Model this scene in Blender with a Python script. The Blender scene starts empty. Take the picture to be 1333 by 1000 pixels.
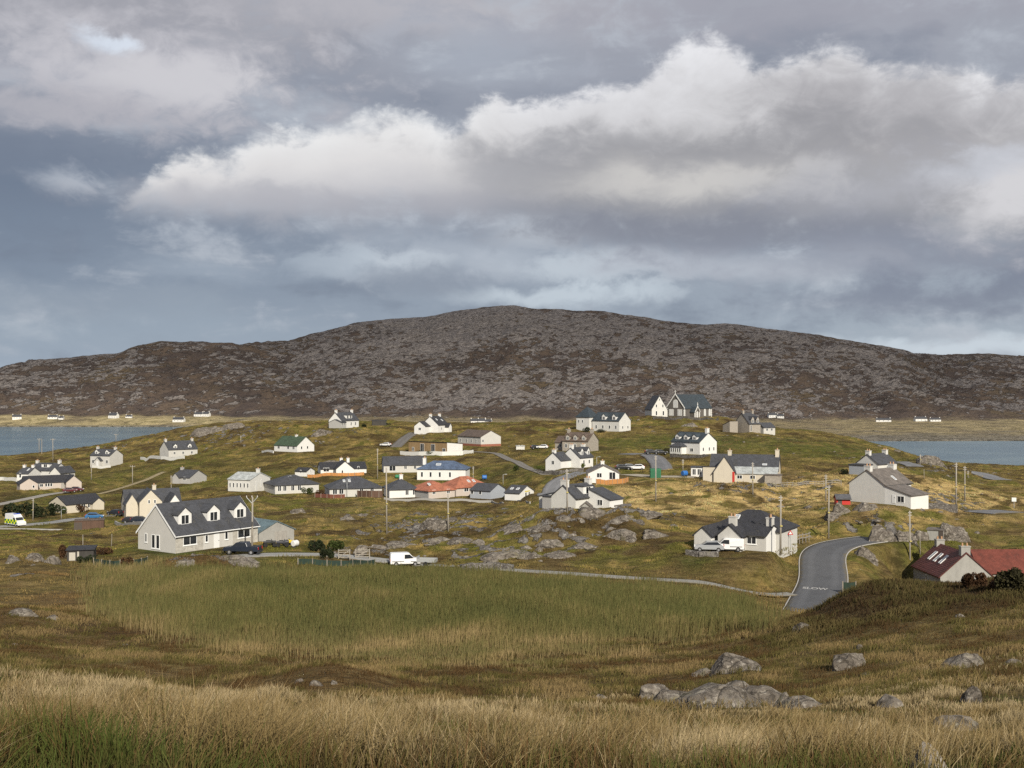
import bpy, bmesh, math, random
import numpy as np
from mathutils import Vector, Matrix
R = math.radians
SC = bpy.context.scene
COL = SC.collection
random.seed(7)
# ------------------------------------------------------------------ camera, world, sun, exposure
FX, CX, CY, CAMZ = 1430.0, 666.5, 512.0, 42.0
cam_d = bpy.data.cameras.new('camera')
cam_d.sensor_width = 36.0
cam_d.lens = FX / 1333 * 36
cam_d.shift_y = 12 / 1333
cam_d.clip_start, cam_d.clip_end = 0.3, 40000
cam = bpy.data.objects.new('camera', cam_d)
cam.location = (0, 0, CAMZ)
cam.rotation_euler = (R(90), 0, 0)
COL.objects.link(cam)
SC.camera = cam
SC.view_settings.view_transform = 'Standard'
SC.view_settings.look = 'None'
SC.view_settings.exposure = 0.12
SC.view_settings.gamma = 1.0
SC.view_settings.use_curve_mapping = False
cy = SC.cycles
cy.max_bounces = 6
cy.diffuse_bounces = 2
cy.glossy_bounces = 2
cy.transmission_bounces = 2
cy.transparent_max_bounces = 12
cy.volume_bounces = 0
cy.caustics_reflective = cy.caustics_refractive = False
cy.use_adaptive_sampling = True
cy.adaptive_threshold = 0.015
cy.use_denoising = False
SUN_AZ, SUN_EL = R(161), R(30)     # clockwise from +Y, i.e. from the right and a little behind the camera
to_sun = Vector((math.sin(SUN_AZ) * math.cos(SUN_EL), math.cos(SUN_AZ) * math.cos(SUN_EL), math.sin(SUN_EL)))
sl = bpy.data.lights.new('sun', 'SUN')
sl.energy = 5.0
sl.angle = R(0.5)
sl.color = (1.0, 0.93, 0.80)
sun = bpy.data.objects.new('sun', sl)
sun.rotation_euler = (-to_sun).to_track_quat('-Z', 'Y').to_euler()
COL.objects.link(sun)


def lin(r, g, b):
    f = lambda c: ((c / 255 + 0.055) / 1.055) ** 2.4 if c > 10 else c / 255 / 12.92
    return (f(r), f(g), f(b))


class NT:
    """Small helper to write node trees as expressions."""
    def __init__(self, tree):
        self.t = tree; self.n = tree.nodes; self.l = tree.links
    def put(self, sock, v):
        if v is None: return
        if hasattr(v, 'is_output'): self.l.new(v, sock)
        else:
            if hasattr(sock.default_value, '__len__') and not hasattr(v, '__len__'): v = (v,) * len(sock.default_value)
            if hasattr(sock.default_value, '__len__') and len(sock.default_value) == 4 and len(v) == 3: v = (*v, 1)
            sock.default_value = v
    def m(self, op, a, b=None, c=None, clamp=False):
        n = self.n.new('ShaderNodeMath'); n.operation = op; n.use_clamp = clamp
        self.put(n.inputs[0], a)
        if b is not None: self.put(n.inputs[1], b)
        if c is not None: self.put(n.inputs[2], c)
        return n.outputs[0]
    def vm(self, op, a, b=None, s=None):
        n = self.n.new('ShaderNodeVectorMath'); n.operation = op
        self.put(n.inputs[0], a)
        if b is not None: self.put(n.inputs[1], b)
        if s is not None: self.put(n.inputs['Scale'], s)
        return n.outputs[0]
    def step(self, x, lo, hi, a=0.0, b=1.0):
        n = self.n.new('ShaderNodeMapRange'); n.interpolation_type = 'SMOOTHSTEP'
        for i, v in enumerate((x, lo, hi, a, b)): self.put(n.inputs[i], v)
        return n.outputs[0]
    def line(self, x, lo, hi, a=0.0, b=1.0):
        n = self.n.new('ShaderNodeMapRange'); n.clamp = True
        for i, v in enumerate((x, lo, hi, a, b)): self.put(n.inputs[i], v)
        return n.outputs[0]
    def mix(self, f, a, b, mode='MIX'):
        n = self.n.new('ShaderNodeMix'); n.data_type = 'RGBA'; n.blend_type = mode
        self.put(n.inputs[0], f); self.put(n.inputs[6], a); self.put(n.inputs[7], b)
        return n.outputs[2]
    def noise(self, vec, scale, detail=4, rough=0.55, dist=0.0, ridged=False):
        n = self.n.new('ShaderNodeTexNoise')
        if ridged: n.noise_type = 'RIDGED_MULTIFRACTAL'
        self.put(n.inputs['Vector'], vec); n.inputs['Scale'].default_value = scale
        n.inputs['Detail'].default_value = detail; n.inputs['Roughness'].default_value = rough
        n.inputs['Distortion'].default_value = dist
        return n.outputs[0]
    def voro(self, vec, scale, feature='F1', out=0, rnd=1.0):
        n = self.n.new('ShaderNodeTexVoronoi'); n.feature = feature
        self.put(n.inputs['Vector'], vec); n.inputs['Scale'].default_value = scale; n.inputs['Randomness'].default_value = rnd
        return n.outputs[out]
    def ramp(self, f, stops):
        n = self.n.new('ShaderNodeValToRGB'); e = n.color_ramp.elements
        while len(e) < len(stops): e.new(0.5)
        for el, (p, c) in zip(e, stops): el.position = p; el.color = (*c, 1)
        self.put(n.inputs[0], f)
        return n.outputs[0]
    def curve(self, f, pts):
        n = self.n.new('ShaderNodeFloatCurve'); c = n.mapping.curves[0]
        c.points[0].location = pts[0]; c.points[-1].location = pts[-1]
        for p in pts[1:-1]: c.points.new(*p)
        for p in c.points: p.handle_type = 'AUTO_CLAMPED'
        n.mapping.update(); self.put(n.inputs[1], f)
        return n.outputs[0]
    def xyz(self, x, y, z):
        n = self.n.new('ShaderNodeCombineXYZ')
        for i, v in enumerate((x, y, z)): self.put(n.inputs[i], v)
        return n.outputs[0]
    def sep(self, v):
        n = self.n.new('ShaderNodeSeparateXYZ'); self.put(n.inputs[0], v)
        return n.outputs
    def bump(self, h, strength, dist=1.0):
        n = self.n.new('ShaderNodeBump'); n.inputs['Strength'].default_value = strength
        n.inputs['Distance'].default_value = dist; self.put(n.inputs['Height'], h)
        return n.outputs[0]


# ------------------------------------------------------------------ sky: Nishita sky behind layered cloud (by compass direction)
world = bpy.data.worlds.new('World')
SC.world = world
world.use_nodes = True
W = NT(world.node_tree)
W.n.clear()
SKY_S = 0.1
sky = W.n.new('ShaderNodeTexSky')
sky.sky_type = 'NISHITA'; sky.sun_disc = False
sky.sun_elevation = SUN_EL; sky.sun_rotation = SUN_AZ
sky.air_density = 1.0; sky.dust_density = 1.5; sky.ozone_density = 1.0
tc = W.n.new('ShaderNodeTexCoord')
dx, dy, dz = W.sep(tc.outputs['Generated'])
az = W.m('ARCTAN2', dx, dy)
el = W.m('ARCTAN2', dz, W.m('SQRT', W.m('ADD', W.m('MULTIPLY', dx, dx), W.m('MULTIPLY', dy, dy))))
U = W.m('MULTIPLY', az, 1.0); V = W.m('MULTIPLY', el, 1.0)
def au(px): return math.atan((px - CX) / FX)
def av(px, py): return math.atan2(CY - py, math.hypot(FX, px - CX))
U0, U1 = -0.6, 0.6
tU = W.m('DIVIDE', W.m('SUBTRACT', U, U0), U1 - U0, clamp=True)
def edge(pts):       # a cloud edge: elevation as a function of compass bearing
    p = [((au(x) - U0) / (U1 - U0), av(x, y) / 0.45) for x, y in pts]
    p = [(0.0, p[0][1])] + p + [(1.0, p[-1][1])]
    return W.m('MULTIPLY', W.curve(tU, p), 0.45)
P = 1 / FX           # one photo pixel as an angle
vec = W.xyz(W.m('MULTIPLY', U, 10.0), W.m('MULTIPLY', V, 15.0), 0.0)
nA = W.noise(vec, 0.9, 8, 0.56, 0.35)
nB = W.noise(W.vm('ADD', vec, (7.3, 2.1, 4.0)), 2.6, 8, 0.60, 0.5)
nC = W.noise(W.vm('ADD', W.xyz(W.m('MULTIPLY', U, 4.0), W.m('MULTIPLY', V, 15.0), 0.0), (1.3, 9.1, 2.0)), 1.1, 6, 0.55, 0.3)
nD = W.noise(W.vm('ADD', vec, (3.3, 5.1, 8.0)), 6.5, 7, 0.62, 0.4)
cA = W.m('SUBTRACT', nA, 0.5); cB = W.m('SUBTRACT', nB, 0.5); cC = W.m('SUBTRACT', nC, 0.5); cD = W.m('SUBTRACT', nD, 0.5)
rag = W.m('ADD', W.m('ADD', W.m('MULTIPLY', cA, 2.2), W.m('MULTIPLY', cB, 1.7)), W.m('MULTIPLY', cD, 0.5))
Uw = W.m('ADD', U, W.m('MULTIPLY', cB, 110 * P)); Vw = W.m('ADD', V, W.m('MULTIPLY', cA, 70 * P))
def blob(px, py, rx, ry, soft=1.0, wob=0.8):
    u = W.m('DIVIDE', W.m('SUBTRACT', Uw, au(px)), rx * P)
    v = W.m('DIVIDE', W.m('SUBTRACT', Vw, av(px, py)), ry * P)
    d = W.m('SQRT', W.m('ADD', W.m('MULTIPLY', u, u), W.m('MULTIPLY', v, v)))
    d = W.m('ADD', d, W.m('MULTIPLY', rag, wob))
    return W.step(d, 1.0 + 0.45 * soft, 1.0 - 0.75 * soft)
# distant grey-blue cloud sheet
hgt = W.line(V, 0.0, 0.36)
left = W.line(U, -0.42, 0.30)
sheetL = W.ramp(hgt, [(0.0, lin(160, 172, 186)), (0.16, lin(128, 140, 157)), (0.48, lin(105, 116, 134)), (0.72, lin(127, 133, 147)), (1.0, lin(154, 155, 164))])
sheetR = W.ramp(hgt, [(0.0, lin(176, 185, 195)), (0.14, lin(152, 162, 174)), (0.4, lin(142, 149, 162)), (0.72, lin(148, 152, 163)), (1.0, lin(158, 159, 168))])
sky_c = W.mix(left, sheetL, sheetR)
bk = W.m('ADD', W.m('MULTIPLY', cC, 1.3), W.m('ADD', W.m('MULTIPLY', cA, 0.8), W.m('ADD', W.m('MULTIPLY', cB, 0.45), W.m('MULTIPLY', cD, 0.12))))
sky_c = W.mix(W.step(bk, 0.0, 0.30, 0, 0.75), sky_c, lin(178, 183, 192))
sky_c = W.mix(W.step(bk, 0.0, -0.30, 0, 0.6), sky_c, lin(108, 117, 134))
def lay(c, f, col, k=1.0):
    return W.mix(W.m('MULTIPLY', f, k), c, lin(*col))
# low far bands and small cumulus near the hill
sky_c = lay(sky_c, blob(150, 430, 330, 30), (146, 158, 172), .6)
sky_c = lay(sky_c, blob(90, 390, 190, 24), (138, 148, 162), .7)
sky_c = lay(sky_c, blob(640, 330, 200, 36, 1.2, 1.4), (168, 175, 186), .7)
sky_c = lay(sky_c, blob(705, 300, 70, 20, 1, 1.2), (196, 202, 210), .85)
sky_c = lay(sky_c, blob(510, 350, 60, 18, 1, 1.2), (184, 191, 200), .8)
sky_c = lay(sky_c, blob(440, 345, 70, 16, 1, 1.2), (168, 177, 188), .7)
sky_c = lay(sky_c, blob(780, 350, 110, 20, 1, 1.3), (184, 192, 201), .8)
sky_c = lay(sky_c, blob(960, 345, 160, 18, 1, 1.3), (184, 189, 198), .8)
sky_c = lay(sky_c, blob(720, 385, 150, 14, 1, 1.2), (188, 197, 206), .8)
sky_c = lay(sky_c, blob(570, 370, 80, 20, 1, 1.2), (132, 140, 154), .8)
sky_c = lay(sky_c, blob(1250, 450, 150, 12, 1, 1.0), (192, 201, 210), .8)
sky_c = lay(sky_c, blob(270, 345, 120, 20, 1.2, 1.3), (146, 156, 170), .7)
sky_c = lay(sky_c, blob(92, 236, 36, 15, 1.3, 1.3), (166, 171, 181), .9)
# upper left bank and the top bands
sky_c = lay(sky_c, blob(140, 20, 460, 66, 1.2, 1.2), (154, 153, 160), .8)
sky_c = lay(sky_c, blob(170, 95, 230, 56, 1.2, 1.3), (186, 184, 190), .9)
sky_c = lay(sky_c, blob(60, 140, 150, 26, 1.2, 1.2), (168, 166, 173), .8)
sky_c = lay(sky_c, blob(240, 105, 110, 26, 1.2, 1.4), (198, 196, 200), .7)
sky_c = lay(sky_c, blob(150, 58, 30, 12, 1, 1.0), (208, 216, 228), .8)
sky_c = lay(sky_c, blob(560, 14, 260, 36, 1.2, 1.2), (174, 172, 178), .85)
sky_c = lay(sky_c, blob(610, 70, 120, 40, 1.2, 1.4), (158, 164, 176), .7)
sky_c = lay(sky_c, blob(1100, 8, 380, 36, 1.2, 1.2), (152, 152, 162), .8)
# the great cloud
top = edge([(0, 330), (120, 320), (155, 262), (180, 240), (215, 207), (250, 192), (300, 192), (345, 170), (400, 168), (440, 153), (490, 143), (545, 148), (582, 166), (612, 145), (650, 122), (675, 132), (720, 124), (780, 110), (830, 98), (860, 76), (900, 54), (930, 48), (965, 62), (990, 76), (1025, 68), (1080, 54), (1115, 62), (1150, 76), (1230, 80), (1333, 100)])
base = edge([(0, 300), (150, 272), (250, 282), (400, 288), (550, 284), (620, 290), (760, 300), (900, 318), (1050, 310), (1200, 315), (1333, 330)])
topn = W.m('ADD', top, W.m('MULTIPLY', W.m('ADD', W.m('ADD', cA, W.m('MULTIPLY', cB, 0.9)), W.m('MULTIPLY', cD, 0.8)), 46 * P))
inside = W.m('SUBTRACT', topn, V)
mtop = W.step(inside, -8 * P, W.m('ADD', 16 * P, W.m('MULTIPLY', W.m('ABSOLUTE', cC), 130 * P)))
basen = W.m('ADD', base, W.m('MULTIPLY', rag, 34 * P))
mbase = W.step(W.m('SUBTRACT', V, basen), -26 * P, 40 * P)
thick = W.m('MAXIMUM', W.m('SUBTRACT', topn, basen), 20 * P)
h = W.m('DIVIDE', W.m('SUBTRACT', V, basen), thick)
h = W.m('ADD', h, W.m('ADD', W.m('ADD', W.m('MULTIPLY', cA, 0.8), W.m('MULTIPLY', cB, 0.5)), W.m('MULTIPLY', cD, 0.18)))
brightL = W.ramp(h, [(0.0, lin(152, 154, 163)), (0.25, lin(184, 182, 186)), (0.6, lin(212, 209, 209)), (1.0, lin(228, 227, 227))])
brightR = W.ramp(h, [(0.0, lin(130, 132, 142)), (0.22, lin(142, 142, 148)), (0.5, lin(160, 158, 160)), (0.72, lin(196, 194, 196)), (1.0, lin(222, 221, 224))])
cl = W.mix(W.step(U, au(500), au(760)), brightL, brightR)
cl = W.mix(W.m('MULTIPLY', blob(1230, 150, 230, 60, 1.2, 1.0), 0.6), cl, lin(150, 147, 151))
cl = W.mix(W.m('MULTIPLY', blob(900, 236, 190, 26, 1.2, 1.2), 0.75), cl, lin(204, 200, 196))
cl = W.mix(W.m('MULTIPLY', blob(900, 185, 320, 22, 1.2, 1.2), 0.55), cl, lin(142, 141, 145))
cl = W.mix(W.m('MULTIPLY', blob(680, 215, 90, 34, 1.2, 1.2), 0.5), cl, lin(146, 146, 152))
sky_c = W.mix(W.m('MULTIPLY', W.m('MULTIPLY', mtop, mbase), 0.96), sky_c, cl)
sky_c = lay(sky_c, blob(900, 300, 280, 24, 1.2, 1.2), (124, 127, 139), .8)
sky_c = lay(sky_c, blob(1130, 335, 260, 30, 1.2, 1.2), (132, 136, 150), .65)
sky_c = lay(sky_c, blob(1230, 388, 200, 24, 1.2, 1.2), (120, 126, 142), .85)
sky_c = lay(sky_c, blob(1150, 240, 150, 34, 1.2, 1.3), (170, 170, 177), .6)
sky_c = lay(sky_c, blob(1305, 262, 80, 46, 1.2, 1.2), (204, 202, 205), .9)
sky_c = lay(sky_c, blob(1280, 215, 80, 16, 1.2, 1.2), (186, 188, 196), .7)
sky_c = lay(sky_c, blob(400, 262, 240, 20, 1.3, 1.3), (160, 160, 168), .55)
# the half of the sky behind and high above is broken bright cloud
behind = W.step(W.m('ABSOLUTE', U), 0.6, 1.3)
high = W.step(V, 0.42, 0.8)
other = W.mix(W.step(nA, 0.42, 0.6), lin(96, 114, 148), lin(186, 184, 184))
sky_c = W.mix(W.m('MAXIMUM', behind, high), sky_c, other)
below = W.step(V, 0.0, -0.05)
sky_c = W.mix(below, sky_c, lin(120, 125, 130))
sky_c = W.mix(1.0, sky_c, (1.055, 1.065, 1.06), 'MULTIPLY')
cloud_lin = W.vm('SCALE', sky_c, s=1 / SKY_S)
final = W.mix(0.97, sky.outputs[0], cloud_lin)
bg = W.n.new('ShaderNodeBackground')
bg.inputs['Strength'].default_value = SKY_S
W.l.new(final, bg.inputs['Color'])
wo = W.n.new('ShaderNodeOutputWorld')
W.l.new(bg.outputs[0], wo.inputs['Surface'])
world.cycles.sampling_method = 'MANUAL'
world.cycles.sample_map_resolution = 512
# ------------------------------------------------------------------ numeric helpers
def _h(ix, iy, seed):
    n = (ix.astype(np.int64) * 374761393 + iy.astype(np.int64) * 668265263 + seed * 144665) & 0x7fffffff
    n = ((n ^ (n >> 13)) * 1274126177) & 0x7fffffff
    n = (n ^ (n >> 16)) & 0xffff
    a = n * (2 * math.pi / 65536.0)
    return np.cos(a), np.sin(a)
def gn(x, y, seed=0):
    x = np.asarray(x, float); y = np.asarray(y, float)
    ix, iy = np.floor(x), np.floor(y); fx, fy = x - ix, y - iy
    u = fx * fx * fx * (fx * (fx * 6 - 15) + 10); v = fy * fy * fy * (fy * (fy * 6 - 15) + 10)
    r = []
    for j in (0, 1):
        for i in (0, 1):
            gx, gy = _h(ix + i, iy + j, seed); r.append(gx * (fx - i) + gy * (fy - j))
    return (r[0] * (1 - u) + r[1] * u) * (1 - v) + (r[2] * (1 - u) + r[3] * u) * v
def fbm(x, y, oct=4, seed=0, gain=0.5):
    t = 0; a = 1
    for k in range(oct):
        t = t + a * gn(x, y, seed + k * 17); x = x * 2.03 + 13.7; y = y * 2.03 + 7.1; a *= gain
    return t
def ridged(x, y, oct=4, seed=0, gain=0.5):
    t = 0; a = 1
    for k in range(oct):
        t = t + a * (1 - 2.2 * np.abs(gn(x, y, seed + k * 31))); x = x * 2.1 + 5.2; y = y * 2.1 + 9.3; a *= gain
    return t
def sst(x, lo, hi):
    t = np.clip((x - lo) / (hi - lo), 0, 1); return t * t * (3 - 2 * t)
def zpy(D, py): return CAMZ - (py - CY) / FX * D
def at(px, py, D): return Vector(((px - CX) / FX * D, D, zpy(D, py)))

# ------------------------------------------------------------------ lie of the land: height along lines of sight, (distance, photo row) or (distance, None, height)
LAND = {
 -300: [(2.5, None, 40.3), (5, 1002), (10, 938), (18, 893), (27, 868), (36, 874), (50, 860), (70, 830), (90, 800), (110, 772), (130, 752), (145, 735), (180, 714), (240, 690), (290, 664), (350, 640), (400, 618), (440, 610), (500, 606), (560, 604), (640, None, -3), (820, None, -6)],
 0:   [(2.5, None, 40.3), (5, 1002), (10, 936), (18, 893), (27, 867), (36, 873), (50, 860), (70, 830), (90, 800), (110, 772), (130, 748), (145, 733), (160, 722), (180, 714), (210, 704), (240, 692), (255, 684), (290, 668), (320, 650), (350, 638), (400, 618), (440, 605), (500, 597), (560, 594), (640, None, -3), (820, None, -6)],
 150: [(2.5, None, 40.3), (5, 1002), (10, 938), (18, 905), (27, 882), (36, 892), (50, 872), (70, 840), (90, 805), (110, 775), (130, 752), (145, 742), (160, 730), (180, 716), (210, 700), (240, 686), (260, 676), (290, 662), (320, 649), (350, 637), (400, 618), (440, 603), (500, 587), (560, 577), (600, 575), (660, None, -3), (820, None, -6)],
 300: [(2.5, None, 40.3), (5, 1004), (10, 942), (18, 913), (27, 895), (36, 908), (50, 886), (70, 846), (90, 808), (110, 776), (130, 752), (143, 735), (155, 722), (168, 716), (180, 708), (210, 691), (240, 672), (270, 653), (300, 636), (340, 619), (380, 605), (430, 588), (480, 566), (530, 549), (600, 545), (700, None, 8), (760, None, -3), (820, None, -6)],
 450: [(2.5, None, 40.3), (5, 1005), (10, 946), (18, 918), (27, 901), (36, 911), (48, 890), (70, 852), (90, 812), (110, 778), (130, 754), (145, 739), (155, 731), (170, 721), (190, 705), (210, 690), (240, 666), (270, 649), (300, 633), (330, 617), (360, 603), (400, 587), (440, 566), (470, 556), (520, 550), (580, 549), (700, None, 20), (820, None, 8)],
 600: [(2.5, None, 40.3), (5, 1005), (10, 947), (18, 920), (27, 905), (36, 915), (50, 890), (70, 855), (90, 816), (110, 780), (130, 757), (145, 743), (155, 734), (170, 718), (190, 701), (210, 687), (240, 664), (265, 650), (300, 630), (340, 605), (375, 591), (400, 580), (440, 562), (490, 553), (560, 550), (700, None, 20), (820, None, 10)],
 750: [(2.5, None, 40.3), (5, 1005), (10, 947), (18, 924), (27, 910), (36, 915), (50, 892), (70, 858), (90, 818), (110, 783), (130, 761), (145, 746), (155, 733), (170, 706), (185, 680), (195, 667), (215, 650), (245, 632), (270, 622), (300, 610), (340, 589), (380, 575), (420, 562), (470, 549), (520, 549), (600, None, 24), (820, None, 10)],
 900: [(2.5, None, 40.3), (5, 1005), (10, 947), (18, 925), (27, 914), (34, 912), (50, 882), (70, 848), (90, 815), (110, 788), (130, 768), (145, 748), (152, 722), (170, 697), (200, 670), (230, 645), (250, 628), (290, 612), (340, 592), (390, 568), (430, 556), (470, 545), (520, 545), (600, None, 25), (820, None, 10)],
 1050:[(2.5, None, 40.3), (5, 1005), (10, 947), (18, 922), (27, 910), (36, 903), (50, 872), (65, 836), (78, 800), (95, 818), (110, 814), (125, 800), (140, 780), (155, 738), (170, 705), (200, 672), (230, 648), (250, 629), (290, 606), (340, 590), (390, 575), (430, 565), (480, 560), (540, 560), (600, None, 15), (700, None, 3), (820, None, 0)],
 1200:[(2.5, None, 40.3), (5, 1005), (10, 950), (18, 925), (27, 905), (36, 880), (50, 850), (60, 822), (70, 784), (80, 757), (95, 782), (120, 792), (140, 768), (155, 748), (170, 716), (190, 668), (200, 656), (230, 640), (260, 628), (300, 617), (350, 608), (400, 602), (460, 602), (520, None, 6), (600, None, -3), (820, None, -6)],
 1333:[(2.5, None, 40.3), (5, 1005), (10, 955), (18, 920), (27, 892), (36, 867), (50, 835), (60, 804), (70, 766), (78, 738), (95, 768), (120, 788), (140, 778), (155, 762), (170, 726), (190, 691), (210, 675), (230, 660), (260, 645), (300, 633), (350, 622), (400, 612), (460, 606), (520, None, 6), (600, None, -3), (820, None, -6)],
 1650:[(2.5, None, 40.3), (5, 1005), (10, 955), (18, 920), (27, 892), (36, 865), (50, 830), (60, 800), (70, 762), (78, 732), (95, 765), (120, 788), (140, 778), (155, 762), (170, 728), (190, 700), (230, 665), (260, 650), (350, 628), (460, 608), (520, None, 6), (600, None, -3), (820, None, -6)],
}
D0, D1, NR0 = 2.5, 820.0, 560
LG = np.linspace(math.log(D0), math.log(D1), NR0)
PX0, PX1, NC0 = -1400.0, 2750.0, 831          # 5 px steps
PG = np.linspace(PX0, PX1, NC0)
cols = sorted(LAND)
prof = []
for c in cols:
    L = LAND[c]
    d = np.log([e[0] for e in L]); z = [zpy(e[0], e[1]) if e[1] is not None else e[2] for e in L]
    prof.append(np.interp(LG, d, z))
for c, a, b, tail in [(215, 150, 300, [(440, 596), (500, 577), (550, 562), (610, 558), (680, None, 4), (730, None, -4), (820, None, -6)]), (1150, 1050, 1200, [(400, 588), (440, 580), (490, 574), (540, 573), (600, None, 10), (680, None, -3), (820, None, -6)])]:
    f = (c - a) / (b - a); p = prof[cols.index(a)] * (1 - f) + prof[cols.index(b)] * f; d0 = math.log(tail[0][0])
    q = np.interp(LG, np.log([e[0] for e in tail]), [zpy(e[0], e[1]) if e[1] is not None else e[2] for e in tail]); k = sst(LG, d0 - .12, d0 + .02)
    i = cols.index(b); cols.insert(i, c); prof.insert(i, p * (1 - k) + q * k)
prof = np.array(prof).T
BASE = np.array([np.interp(PG, cols, prof[i]) for i in range(NR0)])
def blur(a, s, axis):
    r = int(3 * s) + 1; k = np.exp(-0.5 * (np.arange(-r, r + 1) / s) ** 2); k /= k.sum()
    a = np.moveaxis(a, axis, 0); p = np.concatenate([a[:1].repeat(r, 0), a, a[-1:].repeat(r, 0)])
    o = sum(k[i] * p[i:i + a.shape[0]] for i in range(2 * r + 1))
    return np.moveaxis(o, 0, axis)
BASE = blur(blur(BASE, 4.0, 0), 9.0, 1)
BASE -= 0.24 * (sst(np.exp(LG), 6, 12) * (1 - sst(np.exp(LG), 40, 60)))[:, None]     # room for the height of the grass
# humps and hollows of the middle distance: (photo column, distance, half width px, half depth as share of distance, height m)
for (px, D, wp, wd, hh) in [(428, 49, 75, 0.10, 0.9), (255, 49, 60, 0.1, -0.5), (60, 120, 90, 0.06, 1.1), (20, 84, 90, 0.07, 1.0), (262, 139, 60, 0.03, 1.1), (700, 178, 60, 0.05, 1.2),
                            (820, 182, 50, 0.05, 1.3), (560, 205, 60, 0.05, 1.2), (480, 178, 60, 0.04, 0.8), (620, 172, 50, 0.04, 0.9), (1090, 205, 45, .04, 1.0), (350, 470, 60, .05, 2.0), (1125, 80, 55, .07, 1.2), (1148, 176, 42, .028, 2.3), (1235, 180, 38, .03, 1.5), (1190, 80, 50, .06, .2), (1300, 79, 80, .06, -.35), (1180, 330, 60, .05, 1.5), (110, 70, 70, .08, -.6)]:
    BASE += hh * np.exp(-((PG[None, :] - px) / wp) ** 2 - ((LG[:, None] - math.log(D)) / wd) ** 2)
PADS = []            # (x, y, cos, sin, half length, half depth, z)
FIX = []             # (px, log D, z) points the ground must pass through
def base_at(px, ld):
    c = np.clip((px - PX0) / (PX1 - PX0) * (NC0 - 1), 0, NC0 - 1.001); r = np.clip((ld - LG[0]) / (LG[-1] - LG[0]) * (NR0 - 1), 0, NR0 - 1.001)
    ci, ri = c.astype(int), r.astype(int); cf, rf = c - ci, r - ri
    return (BASE[ri, ci] * (1 - cf) + BASE[ri, ci + 1] * cf) * (1 - rf) + (BASE[ri + 1, ci] * (1 - cf) + BASE[ri + 1, ci + 1] * cf) * rf
def apply_fixes():
    global BASE
    pts = np.array([(p, l, z) for p, l, z in FIX])
    for it in range(3):
        res = pts[:, 2] - base_at(pts[:, 0], pts[:, 1])
        num = np.zeros_like(BASE); den = np.full_like(BASE, 0.25)
        for (p, l, z), r in zip(pts, res):
            i0 = np.searchsorted(PG, p - 130); i1 = np.searchsorted(PG, p + 130)
            w = np.exp(-0.5 * ((PG[None, i0:i1] - p) / 38) ** 2 - 0.5 * ((LG[:, None] - l) / 0.045) ** 2)
            num[:, i0:i1] += w * r; den[:, i0:i1] += w
        BASE += num / den
def rough_mask(px, D):
    """where bare rock breaks through the turf (0..1)"""
    w = np.zeros_like(px)
    for (cx, d, wp, wd, a) in [(560, 200, 120, .16, 1), (720, 178, 110, .10, 1), (820, 185, 70, .07, 1), (640, 165, 80, .07, .9), (480, 165, 60, .07, .8), (260, 138, 60, .025, 1), (1150, 178, 70, .07, 1), (1100, 200, 60, .06, .8), (1230, 215, 80, .1, .9),
                              (1000, 235, 150, .08, .7), (300, 480, 130, .14, 1), (440, 440, 90, .06, .9), (650, 430, 150, .1, .4), (830, 460, 120, .06, .5), (1200, 330, 120, .12, .9), (420, 345, 40, .03, .9), (180, 520, 120, .1, .8), (1000, 400, 80, .1, .5), (960, 50, 60, .08, .6), (30, 118, 50, .03, .8), (60, 150, 70, .03, .6), (700, 395, 100, .04, .6), (30, 88, 40, .03, .5), (520, 430, 70, .05, .5)]:
        w = np.maximum(w, a * np.exp(-((px - cx) / wp) ** 2 - ((np.log(D) - math.log(d)) / wd) ** 2))
    return w
MARSH = [(125, 750), (260, 742), (420, 747), (560, 745), (700, 760), (860, 772), (1000, 790), (960, 812), (900, 828), (760, 850), (620, 866), (480, 862), (330, 845), (210, 828), (120, 795)]
def in_poly(px, py, poly):
    ins = np.zeros(px.shape, bool); n = len(poly)
    for i in range(n):
        (x1, y1), (x2, y2) = poly[i], poly[(i + 1) % n]
        c = (y1 > py) != (y2 > py)
        ins ^= c & (px < (x2 - x1) * (py - y1) / ((y2 - y1) or 1e-9) + x1)
    return ins
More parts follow.
